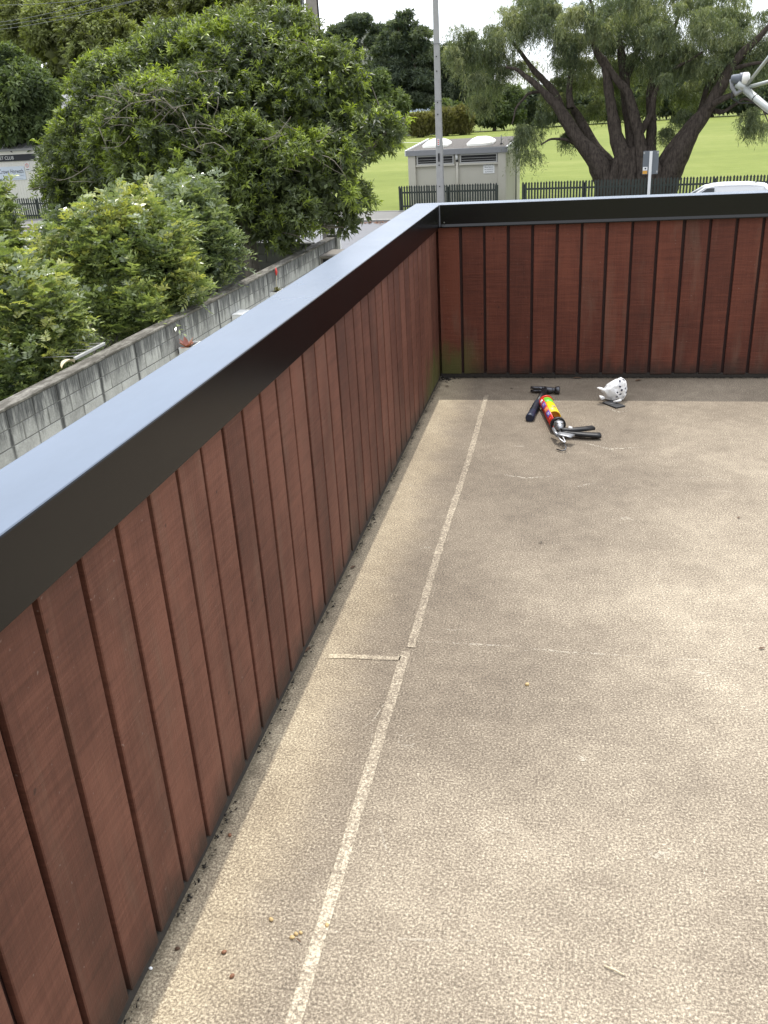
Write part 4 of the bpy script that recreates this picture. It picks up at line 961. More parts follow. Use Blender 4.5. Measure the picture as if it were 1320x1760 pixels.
for v in b.bm.verts:
    n = v.co.copy(); q = n.normalized()
    cre = mn.noise(q*2.1+Vector((3, 1, 7))); cre2 = abs(mn.noise(q*4.0+Vector((9, 2, 1)))); k = 1+.16*cre-.14*cre2
    px = .074*q.x*(1-.18*q.z); 
    v.co = Vector((px, .058*q.y, .066*q.z+.012*q.x*(q.z > 0)))*k
    v.co.x += .018*max(0, q.z); 
    v.co.z = max(v.co.z+.066, .0095)
    if q.z < -.55: v.co.z = .0095
for f in b.bm.faces: f.smooth = random.random() < .15
from mathutils.bvhtree import BVHTree
bt_ = BVHTree.FromBMesh(b.bm); b2 = MB(); cc_ = Vector((0, 0, .066))
sps = []
for k in range(90):
    th = rng.uniform(-1.75, .75); ph = rng.uniform(-.75, 1.1); d = Vector((math.cos(th)*math.cos(ph), math.sin(th)*math.cos(ph), math.sin(ph)))
    if d.x < .22: continue
    h, nn, _, _ = bt_.ray_cast(cc_+d*.3, -d)
    if h is None or any((h-q).length < .024 for q in sps): continue
    sps.append(h)
    s_ = nn.orthogonal().normalized(); t_ = nn.cross(s_); rr = random.choice((.0072, .0088, .0058))
    b2.bm.faces.new([b2.bm.verts.new(h+nn*.0011+(s_*math.cos(a)+t_*math.sin(a))*rr) for a in np.linspace(0, 2*math.pi, 10, endpoint=False)])
b.build('bag_body', M['bag'], r); b2.build('spot_print', M['dot'], r)
tl = [V3(Z11(x, y, z))-V3((bc[0], bc[1], 0)) for x, y, z in ((440, 350, .075), (385, 318, .085), (330, 300, .088), (288, 292, .088))]
MB().tube(tl, [.010, .017, .014, .004], 7, flat=.55).build('twisted_corner', M['bag'], r)
tl = [V3(Z11(x, y, z))-V3((bc[0], bc[1], 0)) for x, y, z in ((400, 490, .03), (365, 460, .034), (340, 438, .036))]
MB().tube(tl, [.016, .012, .003], 7, flat=.5).build('twisted_corner', M['bag'], r)
tl = [V3(Z11(x, y, z))-V3((bc[0], bc[1], 0)) for x, y, z in ((600, 552, .014), (680, 545, .02), (740, 520, .03))]
MB().tube(tl, [.006, .012, .010], 7, flat=.6).build('loose_flap', M['bag'], r)

# small loose bits ------------------------------------------------------
def pebble(px, py, sz, mat, lab, cat='pebble', grp='seeds and small stones scattered on the deck', name='pebble'):
    b = MB(); bmesh.ops.create_icosphere(b.bm, subdivisions=2, radius=1.0); s = random.uniform(0, 50)
    for v in b.bm.verts: v.co = Vector((v.co.x*sz*1.15, v.co.y*sz*.9, v.co.z*sz*.75))*(1+.22*mn.noise(v.co*1.3+Vector((s, 0, 0))))
    for f in b.bm.faces: f.smooth = True
    p = onz(px, py, sz*.6); o = b.build(name, mat, None, (p[0], p[1], sz*.6), random.uniform(0, 6)); tag(o, lab, cat, grp)
T, Bn = M['pebble_tan'], M['pebble_brown']
pebble(466, 1580, .0052, T, 'lone tan pebble left of the group of three near the pale strip')
pebble(502, 1611, .0052, T, 'lowest tan pebble of the tight group of three')
pebble(509, 1605, .0048, T, 'middle tan pebble of the tight group of three')
pebble(517, 1603, .0042, T, 'rightmost tan pebble of the tight group of three')
pebble(562, 1590, .0052, T, 'tan pebble sitting on the long pale strip')
pebble(395, 1435, .0050, Bn, 'brown pebble near the foot of the left wall in its shadow')
pebble(385, 1636, .0052, Bn, 'upper reddish brown pebble of the two nearest the viewer')
pebble(399, 1677, .0052, Bn, 'lowest reddish brown pebble nearest the viewer')
pebble(305, 1630, .0052, M['dead_leaf'], 'dark brown pebble closest to the foot of the left wall')
pebble(906, 1176, .0062, T, 'tan pebble alone in the middle of the deck')
pebble(259, 1664, .0040, M['white'], 'tiny white chip against the foot of the left wall')
def bit(px, py, L, W, rot, mat, lab, name='dead_leaf', cat='leaf', grp='dead leaves on the deck'):
    b = MB(); blade_leaf(b, (-L/2, 0, .004), (1, 0, .25), L, W, .28); p = onz(px, py, .002); o = b.build(name, mat, None, (p[0], p[1], .001), rot); tag(o, lab, cat, grp)
bit(529, 1116, .035, .007, 1.3, M['dead_leaf'], 'dark curled dead leaf against the left wall level with the short cross strip')
bit(608, 975, .030, .006, .9, M['dead_leaf'], 'small dead leaf by the left wall halfway to the far corner')
bit(746, 672, .045, .010, 1.0, M['debris'], 'blackened leaf scrap in the far left corner')
bit(769, 664, .03, .006, -.5, M['dead_leaf'], 'little brown leaf in the shade just right of the far corner')
bit(993, 650, .06, .012, .1, M['dead_leaf'], 'brown leaf at the foot of the far wall between hammer and bag')
bit(1098, 654, .05, .010, .6, M['dead_leaf'], 'brown leaf at the foot of the far wall right of the bag')
bit(1310, 1115, .022, .005, .3, M['dead_leaf'], 'brown dead leaf at the right edge of the deck')
bit(930, 933, .014, .004, .2, M['debris'], 'tiny dark leaf flake in the open middle of the deck')
bit(880, 668, .022, .006, .2, M['debris'], 'tiny dark flake in the shade left of the hammer head')
bit(1270, 890, .02, .004, .8, M['dead_leaf'], 'tiny brown flake far right in the sun')
bit(514, 1618, .018, .002, -.6, M['dead_leaf'], 'thin brown twig piece beside the group of three pebbles')
pa, pb_ = onz(1038, 1660, .003), onz(1073, 1676, .003)
b = MB(); d_ = V3(pb_)-V3(pa); b.tube([V3(pa), V3(pa)+d_*.5+Vector((0, 0, .003)), V3(pb_)], [.0012, .0018, .0012], 6); tag(b.build('straw_stick', M['straw']), 'short pale straw stick lying on the deck at lower right', 'stick')

# ==================================================================== TREES
def unit(a): return a/np.maximum(np.linalg.norm(a, axis=-1, keepdims=True), 1e-9)
def E_(px, py, rx, ry, Y, depth=None):
    """ellipsoid crown lump: where it stands, its real radii"""
    c = ony(px, py, Y); k = fwd_dist(c)/FPX; rx, ry = rx*k, ry*k; return (c, np.array([rx, depth if depth else (rx+ry)/2, ry]))
def clump_points(blobs, n, sub=22, sub_r=(.26, .44), inner=.12, core=.72, flat=1.0):
    """billows on the lumps, then leaf clumps on the billows"""
    area = np.array([(r[0]*r[1]*r[2])**(2/3) for _, r in blobs]); cnt = np.maximum(3, (area/area.sum()*sub*len(blobs))).astype(int)
    SC = []; SR = []
    for (c, r), k in zip(blobs, cnt):
        d = unit(rng.normal(size=(k, 3))); d[:, 2] = np.where(d[:, 2] < -.55, -d[:, 2], d[:, 2]); m = r.min()
        rr = rng.uniform(*sub_r, size=k)*m; SC.append(c+d*(r-rr[:, None]*.8)); SR.append(rr)
        SC.append(c[None]); SR.append(np.array([m*core]))
    SC = np.concatenate(SC); SR = np.concatenate(SR)
    wgt = SR**2; idx = rng.choice(len(SC), size=int(n*1.7), p=wgt/wgt.sum())
    d = unit(rng.normal(size=(len(idx), 3))+np.array([0, 0, .15])); rad = SR[idx]*(1-inner*rng.random(len(idx))**1.0+rng.normal(0, .10, len(idx))+.22*(rng.random(len(idx)) < .07))
    P = SC[idx]+d*rad[:, None]*np.array([1, 1, flat])
    keep = np.ones(len(P), bool)
    for j in range(len(SC)):
        q = np.linalg.norm(P-SC[j], axis=1)/SR[j]; keep &= ~((q < .62) & (idx != j))
    P, d, idx = P[keep][:n], d[keep][:n], idx[keep][:n]
    return P, d, idx
def leaves(P, Nn, per, L, W, up=.5, spread=(25, 85), twig=.5, droop=.15, tint=None, tvar=.2, jitter=.3, quad=True):
    """rosettes of leaves; returns V, F, tint"""
    n = len(P); ax = unit(Nn*.7+np.array([0, 0, up])+rng.normal(0, jitter, (n, 3)))
    ax = np.repeat(ax, per, 0); B0 = np.repeat(P, per, 0); m = n*per
    th = np.radians(rng.uniform(*spread, m)); rp_ = unit(np.cross(ax, rng.normal(size=(m, 3))))
    d = ax*np.cos(th)[:, None]+rp_*np.sin(th)[:, None]
    ll = L*rng.uniform(.65, 1.25, m); ww = W*rng.uniform(.7, 1.2, m)
    B0 = B0+ax*(rng.uniform(-twig, twig, m)*L)[:, None]
    nn = unit(ax-d*np.sum(ax*d, 1, keepdims=True)+rng.normal(0, .25, (m, 3))); s = unit(np.cross(d, nn))
    tip = B0+d*ll[:, None]; tip[:, 2] -= droop*ll; midp = B0+d*(ll*.5)[:, None]+nn*(ll*.03)[:, None]
    V = np.stack([B0, midp+s*(ww/2)[:, None], tip, midp-s*(ww/2)[:, None]], 1).reshape(-1, 3)
    F = np.arange(m*4).reshape(m, 4)
    t = np.clip(np.repeat(tint, per)+rng.normal(0, tvar*.5, m), 0, 1)
    return V, F, t
def sprays(P, Nn, pairs, L, W, twig, up=.5, tint=None):
    """arching twigs with leaflets in pairs"""
    n = len(P); ax = unit(Nn*.8+np.array([0, 0, up])+rng.normal(0, .3, (n, 3))); side = unit(np.cross(ax, np.array([0, 0, 1.])+rng.normal(0, .25, (n, 3)))); nrm = np.cross(side, ax)
    tw = twig*rng.uniform(.6, 1.3, n); V = []; T = []
    for k in range(pairs+1):
        u = (k+.6)/(pairs+1); base = P+ax*(tw*u)[:, None]-np.array([0, 0, 1.])*(tw*.45*u*u)[:, None]
        for sg in ((-1, 1) if k < pairs else (0,)):
            d = unit(ax*(.55 if sg else 1.0)+side*sg*.85+nrm*.12-np.array([0, 0, .25])*u+rng.normal(0, .14, (n, 3)))
            ll = L*rng.uniform(.75, 1.2, n)*(1-.25*abs(u-.5)); s_ = unit(np.cross(d, nrm+rng.normal(0, .22, (n, 3)))); tip = base+d*ll[:, None]; tip[:, 2] -= .12*ll; m_ = base+d*(ll*.45)[:, None]+nrm*(ll*.05)[:, None]
            V.append(np.stack([base, m_+s_*(W/2), tip, m_-s_*(W/2)], 1)); T.append(np.clip(tint+rng.normal(0, .08, n), 0, 1))
    V = np.stack(V, 1).reshape(-1, 3); T = np.stack(T, 1).ravel(); return V, np.arange(len(V)).reshape(-1, 4), T
def crown(name, parent, mat, parts):
    V = []; F = []; T = []; k = 0
    for v, f, t in parts: V.append(v); F.append(f+k); T.append(t); k += len(v)
    return link(name, np_mesh(name, np.concatenate(V), np.concatenate(F), mat, {'tint': np.concatenate(T)}), None, parent)
def clump_tint(idx, P, base=.45, var=.28, hi=.12):
    q = rng.normal(0, var*.6, idx.max()+1); q += (rng.random(len(q)) < hi)*.35; sub = q[idx]; t = base+sub+rng.normal(0, var*.5, len(idx)); bright = rng.random(len(idx)) < hi
    return np.clip(np.where(bright, rng.uniform(.75, 1.0, len(idx)), t), 0, 1)
def limb_tree(b, root, tips, r0, r1, n=7, bend=.25, steps=5):
    """limbs running out from a point to each tip"""
    for tp in tips:
        a = np.asarray(root); t = np.asarray(tp); mid = (a+t)/2; off = rng.normal(0, bend*np.linalg.norm(t-a)*.35, 3); pts = []
        for i in range(steps+1):
            k = i/steps; pts.append(a*(1-k)+t*k+off*math.sin(math.pi*k))
        b.tube(pts, [r0+(r1-r0)*(i/steps)**.8 for i in range(steps+1)], n, caps=False)
def tree(name, base, lab, cat, grp, blobs, leafmat, barkmat, n, per, L, W, trunk_r, tint=(.45, .28, .12), sub=22, sub_r=(.26, .44), up=.5, droop=.15, limbs=14, spread=(25, 85), fill=0, fill_L=None, trunk_top=None, twigs=0, inner=.12, bend=.25, pinnate=None, tipk=.55, fill_w=.55, tw_out=0.0, core=.72, flat=1.0, shoots=0, holes=None, bare=None):
    r = empty(name, base); tag(r, lab, cat, grp); inv = np.asarray(base, float)
    bl = [(c-inv, q) for c, q in blobs]
    P, d, idx = clump_points(bl, n, sub, sub_r, inner, core, flat); tn = clump_tint(idx, P, *tint)
    if holes or bare:
        Q = P+inv-CAM; dz = Q@FW; qx = 660+FPX*(Q@RT)/dz; qy = 880-FPX*(Q@UP)/dz
    if holes:
        keep = np.ones(len(P), bool)
        for hx, hy, hr in holes:
            k_ = np.hypot((qx-hx)/1.25, qy-hy); keep &= ~((k_ < hr*rng.uniform(.6, 1.25, len(P))) & (rng.random(len(P)) < .9))
        P, d, idx, tn, qx, qy, dz = P[keep], d[keep], idx[keep], tn[keep], qx[keep], qy[keep], dz[keep]
    parts = [sprays(P, d, *pinnate, up, tn)] if pinnate else [leaves(P, d, per, L, W, up, spread, .6, droop, tn)]
    if shoots:
        top = np.where(d[:, 2] > .35)[0]; pk = rng.choice(top, size=min(shoots, len(top)), replace=False); SP = []; SN_ = []; ST_ = []
        for i in pk:
            hgt = rng.uniform(.15, .55); lean = rng.normal(0, .25, 2)
            for k in range(5):
                u = (k+1)/5; SP.append(P[i]+np.array([lean[0]*u*hgt, lean[1]*u*hgt, u*hgt])); SN_.append(unit(np.array([rng.normal(), rng.normal(), .4]))); ST_.append(min(1, tn[i]+.12))
        pr_ = pinnate or (5, L, W, L*2.5); parts.append(sprays(np.array(SP), np.array(SN_), pr_[0], pr_[1], pr_[2], pr_[3]*.7, .5, np.array(ST_)))
    if fill:
        ar = np.array([q.prod() for _, q in bl]); ii = rng.choice(len(bl), size=fill, p=ar/ar.sum()); dd = unit(rng.normal(size=(fill, 3)))*rng.uniform(.2, .78, (fill, 1))
        Pf = np.stack([bl[i][0]+dd[j]*bl[i][1] for j, i in enumerate(ii)]); fl = fill_L or L*3
        parts.append(leaves(Pf, unit(rng.normal(size=(fill, 3))), 3, fl, fl*fill_w, .2, (20, 90), .3, .1, np.full(fill, .25)))
    crown('crown', r, leafmat, parts)
    b = MB(); cen = np.mean([c for c, _ in bl], 0); tt = np.array(trunk_top)-inv if trunk_top is not None else np.array([cen[0]*.4, cen[1]*.4, cen[2]*.55])
    b.tube([(0, 0, -.05), tuple(tt*.3+np.array([.03, .02, 0])), tuple(tt*.65), tuple(tt)], [trunk_r*1.35, trunk_r, trunk_r*.9, trunk_r*.75], 10, caps=False); b.build('trunk', barkmat, r)
    b = MB(); tips = [c+unit(rng.normal(size=3))*q*tipk for c, q in bl for _ in range(max(1, limbs//len(bl)))]
    limb_tree(b, tt*.92, tips, trunk_r*.5, trunk_r*.10, 6, bend)
    if twigs:
        k = rng.choice(len(P), size=twigs); 
        for i in k: 
            e = P[i]+d[i]*tw_out; src = min(tips, key=lambda q: np.linalg.norm(q-e)); limb_tree(b, src, [e], .026, .009, 4, .30, 4)
    b.build('branches', barkmat, r)
    if bare:
        b = MB(); side = np.cross(FW, np.array([0, 0, 1.])); side /= np.linalg.norm(side)
        for hx, hy in bare:
            near = np.where(np.hypot(qx-hx, qy-hy) < 16)[0]
            if not len(near): continue
            p0 = P[near[np.argmin(dz[near])]]-FW*.06; sg = rng.choice((-1, 1))
            for q in range(rng.integers(2, 4)):
                a_ = p0+rng.normal(0, .10, 3); dr = unit(side*sg*rng.uniform(.4, 1.0)+np.array([0, 0, rng.uniform(-.9, .7)])-FW*.12+rng.normal(0, .15, 3)); ln_ = rng.uniform(.35, .95); bend_ = rng.normal(0, .12, 3)
                pt = [a_+dr*ln_*t_+bend_*math.sin(t_*3)*ln_ for t_ in (0, .25, .5, .75, 1)]
                b.tube(pt, [.010, .0085, .007, .0055, .003], 5)
                for w_ in range(rng.integers(1, 4)):
                    i_ = rng.integers(1, 4); d2 = unit(dr+rng.normal(0, .7, 3)); b.tube([pt[i_], pt[i_]+d2*.14, pt[i_]+d2*.28+np.array([0, 0, .03])], [.0055, .0045, .0025], 4)
        b.build('bare_twigs', M['twig'], r)['kind'] = 'stuff'
    return r
# the big broad tree behind the block wall
bb = [E_(395, 160, 165, 115, 15.5), E_(545, 175, 90, 88, 15.0), E_(300, 150, 120, 95, 15.8), E_(612, 238, 78, 62, 14.8), E_(668, 222, 40, 36, 14.5), E_(345, 255, 190, 125, 14.2), E_(165, 285, 88, 88, 15.2),
      E_(520, 320, 118, 92, 13.9), E_(205, 195, 95, 90, 15.6), E_(120, 330, 58, 58, 15.4), E_(400, 335, 130, 82, 13.6), E_(575, 105, 60, 42, 15.6), E_(612, 345, 36, 44, 14.8), E_(480, 400, 75, 45, 13.6), E_(590, 385, 40, 28, 14.6), E_(245, 345, 90, 60, 14.8), E_(470, 70, 90, 50, 15.9), E_(160, 375, 70, 40, 16.2)]
tb_ = ony(434, 470, 13.6)
tree('broad_tree', (tb_[0], 13.6, G), 'big round dark green tree hanging over the street end of the block wall', 'tree', None, bb, M['leaf_big'], M['bark_grey'], 23500, 12, .138, .033, .20, (.34, .26, .15), sub=36, sub_r=(.13, .40), up=.45, droop=.12, limbs=70, fill=13000, fill_L=.22, trunk_top=tuple(ony(425, 380, 13.9)), twigs=260, inner=.24, bend=.16, tipk=.30, fill_w=.38, tw_out=.16, holes=[(375, 185, 17), (402, 238, 15), (300, 215, 12), (480, 335, 19), (440, 300, 14), (522, 285, 15), (350, 292, 12), (565, 330, 17), (425, 385, 17), (232, 250, 11), (345, 140, 9), (455, 180, 10), (620, 300, 12), (170, 330, 10), (270, 300, 10)], bare=[(230, 185), (262, 172), (285, 165), (300, 200), (333, 213), (190, 218), (345, 112), (512, 212), (402, 245), (320, 180), (275, 205), (250, 150), (215, 235), (455, 245), (150, 300), (372, 178), (300, 235), (545, 250)])

# shrubs between the block wall and the yard
def shrub(px, py, Y, blobs, lab, mat, n, tint, per=12, L=.105, W=.030):
    base = ony(px, py, Y); tree('shrub', (base[0], Y, G), lab, 'shrub', 'shrubs behind the block wall', blobs, mat, M['bark_grey'], int(n*.66), per, L, W, .045, tint, sub=34, sub_r=(.14, .42), core=.45, shoots=int(n*.05), up=.75, droop=.25, limbs=26, fill=n//3, fill_L=.13, spread=(20, 80), inner=.3, pinnate=(5, L*1.0, W*1.15, .30), fill_w=.35)
shrub(235, 560, 7.6, [E_(215, 470, 95, 80, 7.7), E_(270, 440, 75, 70, 8.2), E_(130, 490, 60, 60, 7.4), E_(215, 545, 80, 55, 7.0), E_(300, 500, 60, 60, 7.9), E_(175, 430, 60, 45, 8.2), E_(240, 410, 50, 30, 8.3), E_(100, 470, 28, 30, 7.6)], 'bright yellow green glossy shrub, broadest of those behind the block wall', M['leaf_shrub'], 6200, (.48, .28, .15))
shrub(340, 500, 9.6, [E_(335, 415, 62, 62, 9.8), E_(375, 450, 40, 50, 9.6), E_(300, 385, 45, 45, 10.0), E_(345, 365, 36, 30, 10.2), E_(330, 470, 60, 50, 9.2)], 'grey green glossy shrub right of the yellow green one, under the big tree', M['leaf_shrub_cool'], 4200, (.5, .28, .10))
shrub(42, 655, 5.0, [E_(60, 560, 70, 58, 5.0), E_(15, 530, 55, 60, 5.2), E_(100, 600, 45, 45, 4.9), E_(20, 600, 50, 50, 4.8), E_(80, 530, 45, 35, 5.4)], 'glossy green shrub on a thin stem at the left edge nearest the deck', M['leaf_shrub'], 3600, (.42, .26, .12))
shrub(12, 520, 8.6, [E_(2, 440, 24, 40, 8.8), E_(12, 405, 18, 20, 9.2), E_(-2, 480, 30, 34, 8.4), E_(20, 478, 16, 22, 8.6), E_(8, 362, 18, 18, 9.4), E_(38, 425, 10, 10, 9.0)], 'tall loose shrub against the left edge in front of the dark wall', M['leaf_shrub'], 1500, (.42, .3, .12))
shrub(85, 520, 12.5, [E_(105, 452, 30, 34, 12.8), E_(112, 420, 26, 26, 13.2), E_(72, 425, 12, 10, 13.4)], 'small dark shrub standing against the shaded front wall', M['leaf_shrub_cool'], 1500, (.32, .25, .06))
shrub(70, 690, 4.6, [E_(70, 660, 50, 24, 4.5), E_(15, 675, 40, 24, 4.2), E_(100, 618, 34, 14, 5.2), E_(200, 560, 40, 20, 6.8), E_(260, 530, 40, 20, 8.0)], 'low green ground plant along the back of the block wall', M['leaf_shrub'], 2600, (.35, .25, .06), 10, .09, .026)

# weeping tree beyond the fence -----------------------------------------
wt_b = st(11.35, 1.9, G); wt = empty('weeping_tree', wt_b); tag(wt, 'old many stemmed weeping tree with dark fibrous bark beyond the picket fence', 'tree')
b = MB()
def zz(x, y, t): return ont(880+x/3., y/3., t)-wt_b
def stem(path, radii, n=10, t0=1.9, t1=1.9):
    P = [zz(x, y, t0+(t1-t0)*i/(len(path)-1)) for i, (x, y) in enumerate(path)]; k = 45/1540./3
    # refine and roughen
    Q = []; R_ = []
    for i in range(len(P)-1):
        for j in range(4):
            f = j/4; Q.append(P[i]*(1-f)+P[i+1]*f+rng.normal(0, .018, 3)); rr_ = radii[i]*(1-f)+radii[i+1]*f; R_.append(rr_*(.66+.16*min(1, rr_/60.))*k*rng.uniform(.9, 1.1))
    Q.append(P[-1]); R_.append(radii[-1]*k)
    Q = [Q[0]]+[(Q[i-1]+2*Q[i]+Q[i+1])/4 for i in range(1, len(Q)-1)]+[Q[-1]]
    b.tube(Q, R_, n, caps=False)
stem([(500, 1120), (490, 960), (440, 830), (340, 720), (265, 600), (230, 540), (160, 470), (70, 395), (20, 355), (-30, 345)], [75, 70, 55, 44, 38, 30, 22, 17, 12, 7], t1=1.0)
stem([(265, 610), (235, 500), (160, 410), (110, 360), (40, 260), (0, 220), (-60, 150)], [32, 26, 22, 18, 12, 9, 5], t1=2.6)
stem([(300, 560), (295, 470), (310, 300), (275, 200), (235, 150), (250, 60), (200, -40)], [26, 20, 17, 15, 12, 10, 6], t1=3.2)
stem([(560, 1120), (520, 880), (430, 760), (340, 600), (280, 520)], [80, 55, 40, 30, 22], t1=2.8)
stem([(590, 1120), (590, 860), (540, 720), (520, 600), (500, 470), (480, 340), (420, 230), (390, 150), (420, 40), (380, -60)], [85, 62, 45, 36, 30, 26, 20, 16, 12, 7], t1=1.2)
stem([(640, 1120), (630, 880), (615, 650), (585, 480), (570, 320), (545, 150), (560, 20), (580, -80)], [80, 55, 38, 32, 28, 20, 16, 10], t1=3.0)
stem([(585, 420), (620, 330), (650, 250), (600, 150), (640, 40), (660, -60)], [24, 20, 16, 14, 12, 7], t0=2.5, t1=3.8)
stem([(690, 1120), (680, 860), (655, 700), (600, 470), (530, 400), (470, 300)], [80, 50, 34, 28, 22, 14], t1=1.4)
stem([(720, 1120), (710, 800), (720, 620), (710, 490), (740, 350), (800, 230), (850, 120), (880, 0)], [70, 36, 30, 26, 22, 16, 12, 7], t1=3.4)
stem([(665, 680), (720, 590), (735, 480), (790, 380), (900, 320), (980, 270)], [26, 20, 16, 12, 8, 5], t1=1.0)
stem([(760, 1120), (790, 960), (860, 800), (930, 670), (1010, 560), (1080, 440), (1120, 360), (1200, 260), (1290, 180), (1380, 60)], [80, 70, 58, 46, 38, 34, 30, 24, 18, 10], t1=.6)
stem([(720, 1120), (760, 860), (850, 720), (950, 610), (1040, 530), (1130, 490), (1200, 470), (1300, 430)], [60, 40, 30, 28, 22, 16, 11, 6], t0=2.3, t1=.2)
stem([(1020, 570), (1090, 580), (1150, 540), (1200, 500), (1290, 560), (1330, 640)], [18, 13, 10, 8, 5, 3], t0=1.6, t1=.4)
stem([(960, 620), (1000, 470), (1050, 380), (1130, 250), (1160, 100), (1150, -40)], [22, 18, 14, 10, 9, 5], t0=2.0, t1=3.6)
stem([(1120, 360), (1240, 330), (1330, 320), (1420, 330)], [16, 11, 8, 4], t0=1.0, t1=-.4)
stem([(330, 740), (280, 720), (200, 715), (150, 745)], [16, 11, 8, 4], t1=.6)
stem([(160, 470), (80, 480), (20, 560), (0, 640)], [12, 9, 6, 3], t1=0.2)
stem([(500, 1120), (600, 960), (720, 960), (800, 1120)], [70, 95, 95, 70], n=12, t0=2.1, t1=2.1)
for k in range(6): stem([(480+k*60, 1130), (505+k*52, 1000), (530+k*45, 880), (560+k*30, 760)], [46, 40, 32, 20], t0=1.35, t1=1.7)
b.build('trunk', M['bark_dark'], wt)
wtb = [(860, 50, 60, 60, 42), (815, 95, 38, 45, 41.5), (850, 115, 34, 34, 42.5), (925, 40, 60, 50, 42), (985, 60, 60, 50, 41), (1050, 55, 60, 45, 42), (1120, 60, 55, 50, 41.5), (1180, 90, 60, 45, 41), (1240, 60, 70, 60, 40.5), (1290, 100, 45, 50, 40), (1160, 20, 80, 45, 42), (1060, 0, 80, 40, 43), (930, 0, 80, 35, 43), (1270, 10, 70, 45, 41), (1000, 120, 45, 34, 43), (1065, 125, 40, 36, 43), (1140, 130, 45, 30, 43), (1240, 135, 40, 28, 41.5), (915, 215, 24, 42, 41), (900, 245, 16, 36, 40.8), (945, 190, 24, 26, 41.5), (960, 150, 30, 30, 42.5), (1290, 190, 32, 18, 40), (1300, 215, 18, 18, 40), (1145, 222, 16, 16, 41), (1060, 175, 28, 22, 43), (1180, 165, 34, 20, 43), (985, 235, 12, 22, 41.5), (790, 60, 26, 26, 41.5), (835, 165, 18, 22, 42), (1100, 165, 26, 20, 44), (1010, 190, 22, 22, 43.5), (1330, 60, 40, 60, 40), (1180, 195, 14, 14, 41), (1000, 25, 46, 34, 39.5), (1130, 55, 40, 30, 39), (1200, 30, 50, 34, 39), (1160, 122, 36, 18, 40), (1100, 0, 60, 26, 40), (1030, 70, 26, 22, 40), (1010, 150, 34, 34, 44.5), (1095, 110, 36, 40, 44.5), (1150, 100, 44, 36, 44), (1205, 140, 36, 26, 43.5), (960, 105, 36, 36, 44), (1045, 90, 30, 40, 45), (920, 110, 24, 30, 43.5), (780, 100, 16, 26, 41.5), (885, 120, 22, 20, 42)]
parts = []
for (x, y, rx, ry, Y) in wtb:
    c0_, r0_ = E_(x, y, rx, ry, Y, 1.1); c0_ = c0_-wt_b; r0_[1] = min(1.6, max(.5, r0_[0])); per = 22
    nc = max(2, int(round(rx*ry/310.)))
    for q in range(nc):
        dc_ = unit(rng.normal(size=3)); c = c0_+dc_*r0_*rng.uniform(.25, 1.0); rad = np.array([rng.uniform(.8, 1.5), 1, .55])*rng.uniform(.28, .60)*min(1.0, .4+ry/55.)
        n = int(rng.uniform(36, 66)); base_t = .36+rng.normal(0, .14)+.12*max(0, dc_[2])  # upper clusters tinted paler, a highlight put into the leaf colour
        d = unit(rng.normal(size=(n, 3))+np.array([0, 0, .35])); p = c+d*rad*rng.uniform(.4, 1.0, (n, 1))**.6
        hang = rng.uniform(.3, 1.05, n)*(.6+.4*min(1, ry/50))
        side = rng.normal(0, .36, (n, 2)); Pq = np.repeat(p, per, 0); u = np.tile(np.linspace(0, 1, per), n); hh_ = np.repeat(hang, per)
        Pq[:, 0] += np.repeat(side[:, 0], per)*np.sqrt(u)*hh_; Pq[:, 1] += np.repeat(side[:, 1], per)*np.sqrt(u)*hh_; Pq[:, 2] += .10*np.sin(u*math.pi)-hh_*u**1.3
        dirn = rng.normal(0, .55, (n*per, 3)); dirn[:, 2] -= .75; tn = np.clip(base_t+np.repeat(rng.normal(0, .12, n), per)+.34*(np.repeat(d[:, 2], per) > .35)*rng.random(n*per), 0, 1)  # leaves on cluster tops also painted paler as highlights
        parts.append(leaves(Pq, unit(dirn), 1, .18, .026, -.3, (0, 45), .2, .15, tn, .2))
crown('crown', wt, M['leaf_weeping'], parts)

# trees round the clubhouse, upper left ---------------------------------
def bgtree(px, base_y, Y, blobs, lab, mat, n, per, L, W, tr, tint=(.45, .3, .12), bark='bark_dark', name='tree', grp=None, cat='tree', **kw):
    base = ony(px, 300, Y); return tree(name, (base[0], Y, G), lab, cat, grp, [E_(*q, Y+dy) for q, dy in blobs], M[mat], M[bark], n, per, L, W, tr, tint, **kw)
bgtree(40, 345, 47.0, [((40, 165, 60, 40), 0), ((10, 210, 50, 40), -.5), ((70, 215, 40, 32), 0), ((20, 130, 40, 40), 1), ((75, 245, 25, 18), 0)], 'dark spreading tree leaning over the clubhouse roof at the left edge', 'leaf_green', 3300, 10, .34, .12, .3, (.38, .3, .08), fill=1200, fill_L=.8)
bgtree(150, 345, 56, [((150, 90, 70, 60), 0), ((90, 60, 60, 55), 1), ((190, 140, 55, 50), -1), ((110, 170, 50, 45), 0), ((40, 40, 50, 50), 2), ((160, 30, 60, 40), 1), ((215, 80, 40, 40), 0), ((120, 215, 45, 35), -1)], 'tall bright olive conifer behind the clubhouse', 'leaf_olive', 6000, 10, .36, .11, .45, (.5, .3, .2), fill=2500, fill_L=.9, bark='bark_pine')
bgtree(255, 345, 60, [((245, 45, 50, 55), 0), ((285, 90, 45, 55), -1), ((230, 110, 40, 45), 1), ((300, 25, 40, 45), 1), ((270, 160, 45, 40), 0)], 'dark brownish conifer between the two bright ones at upper left', 'leaf_olive', 4200, 10, .36, .11, .45, (.22, .22, .05), fill=2000, fill_L=.9, bark='bark_pine')
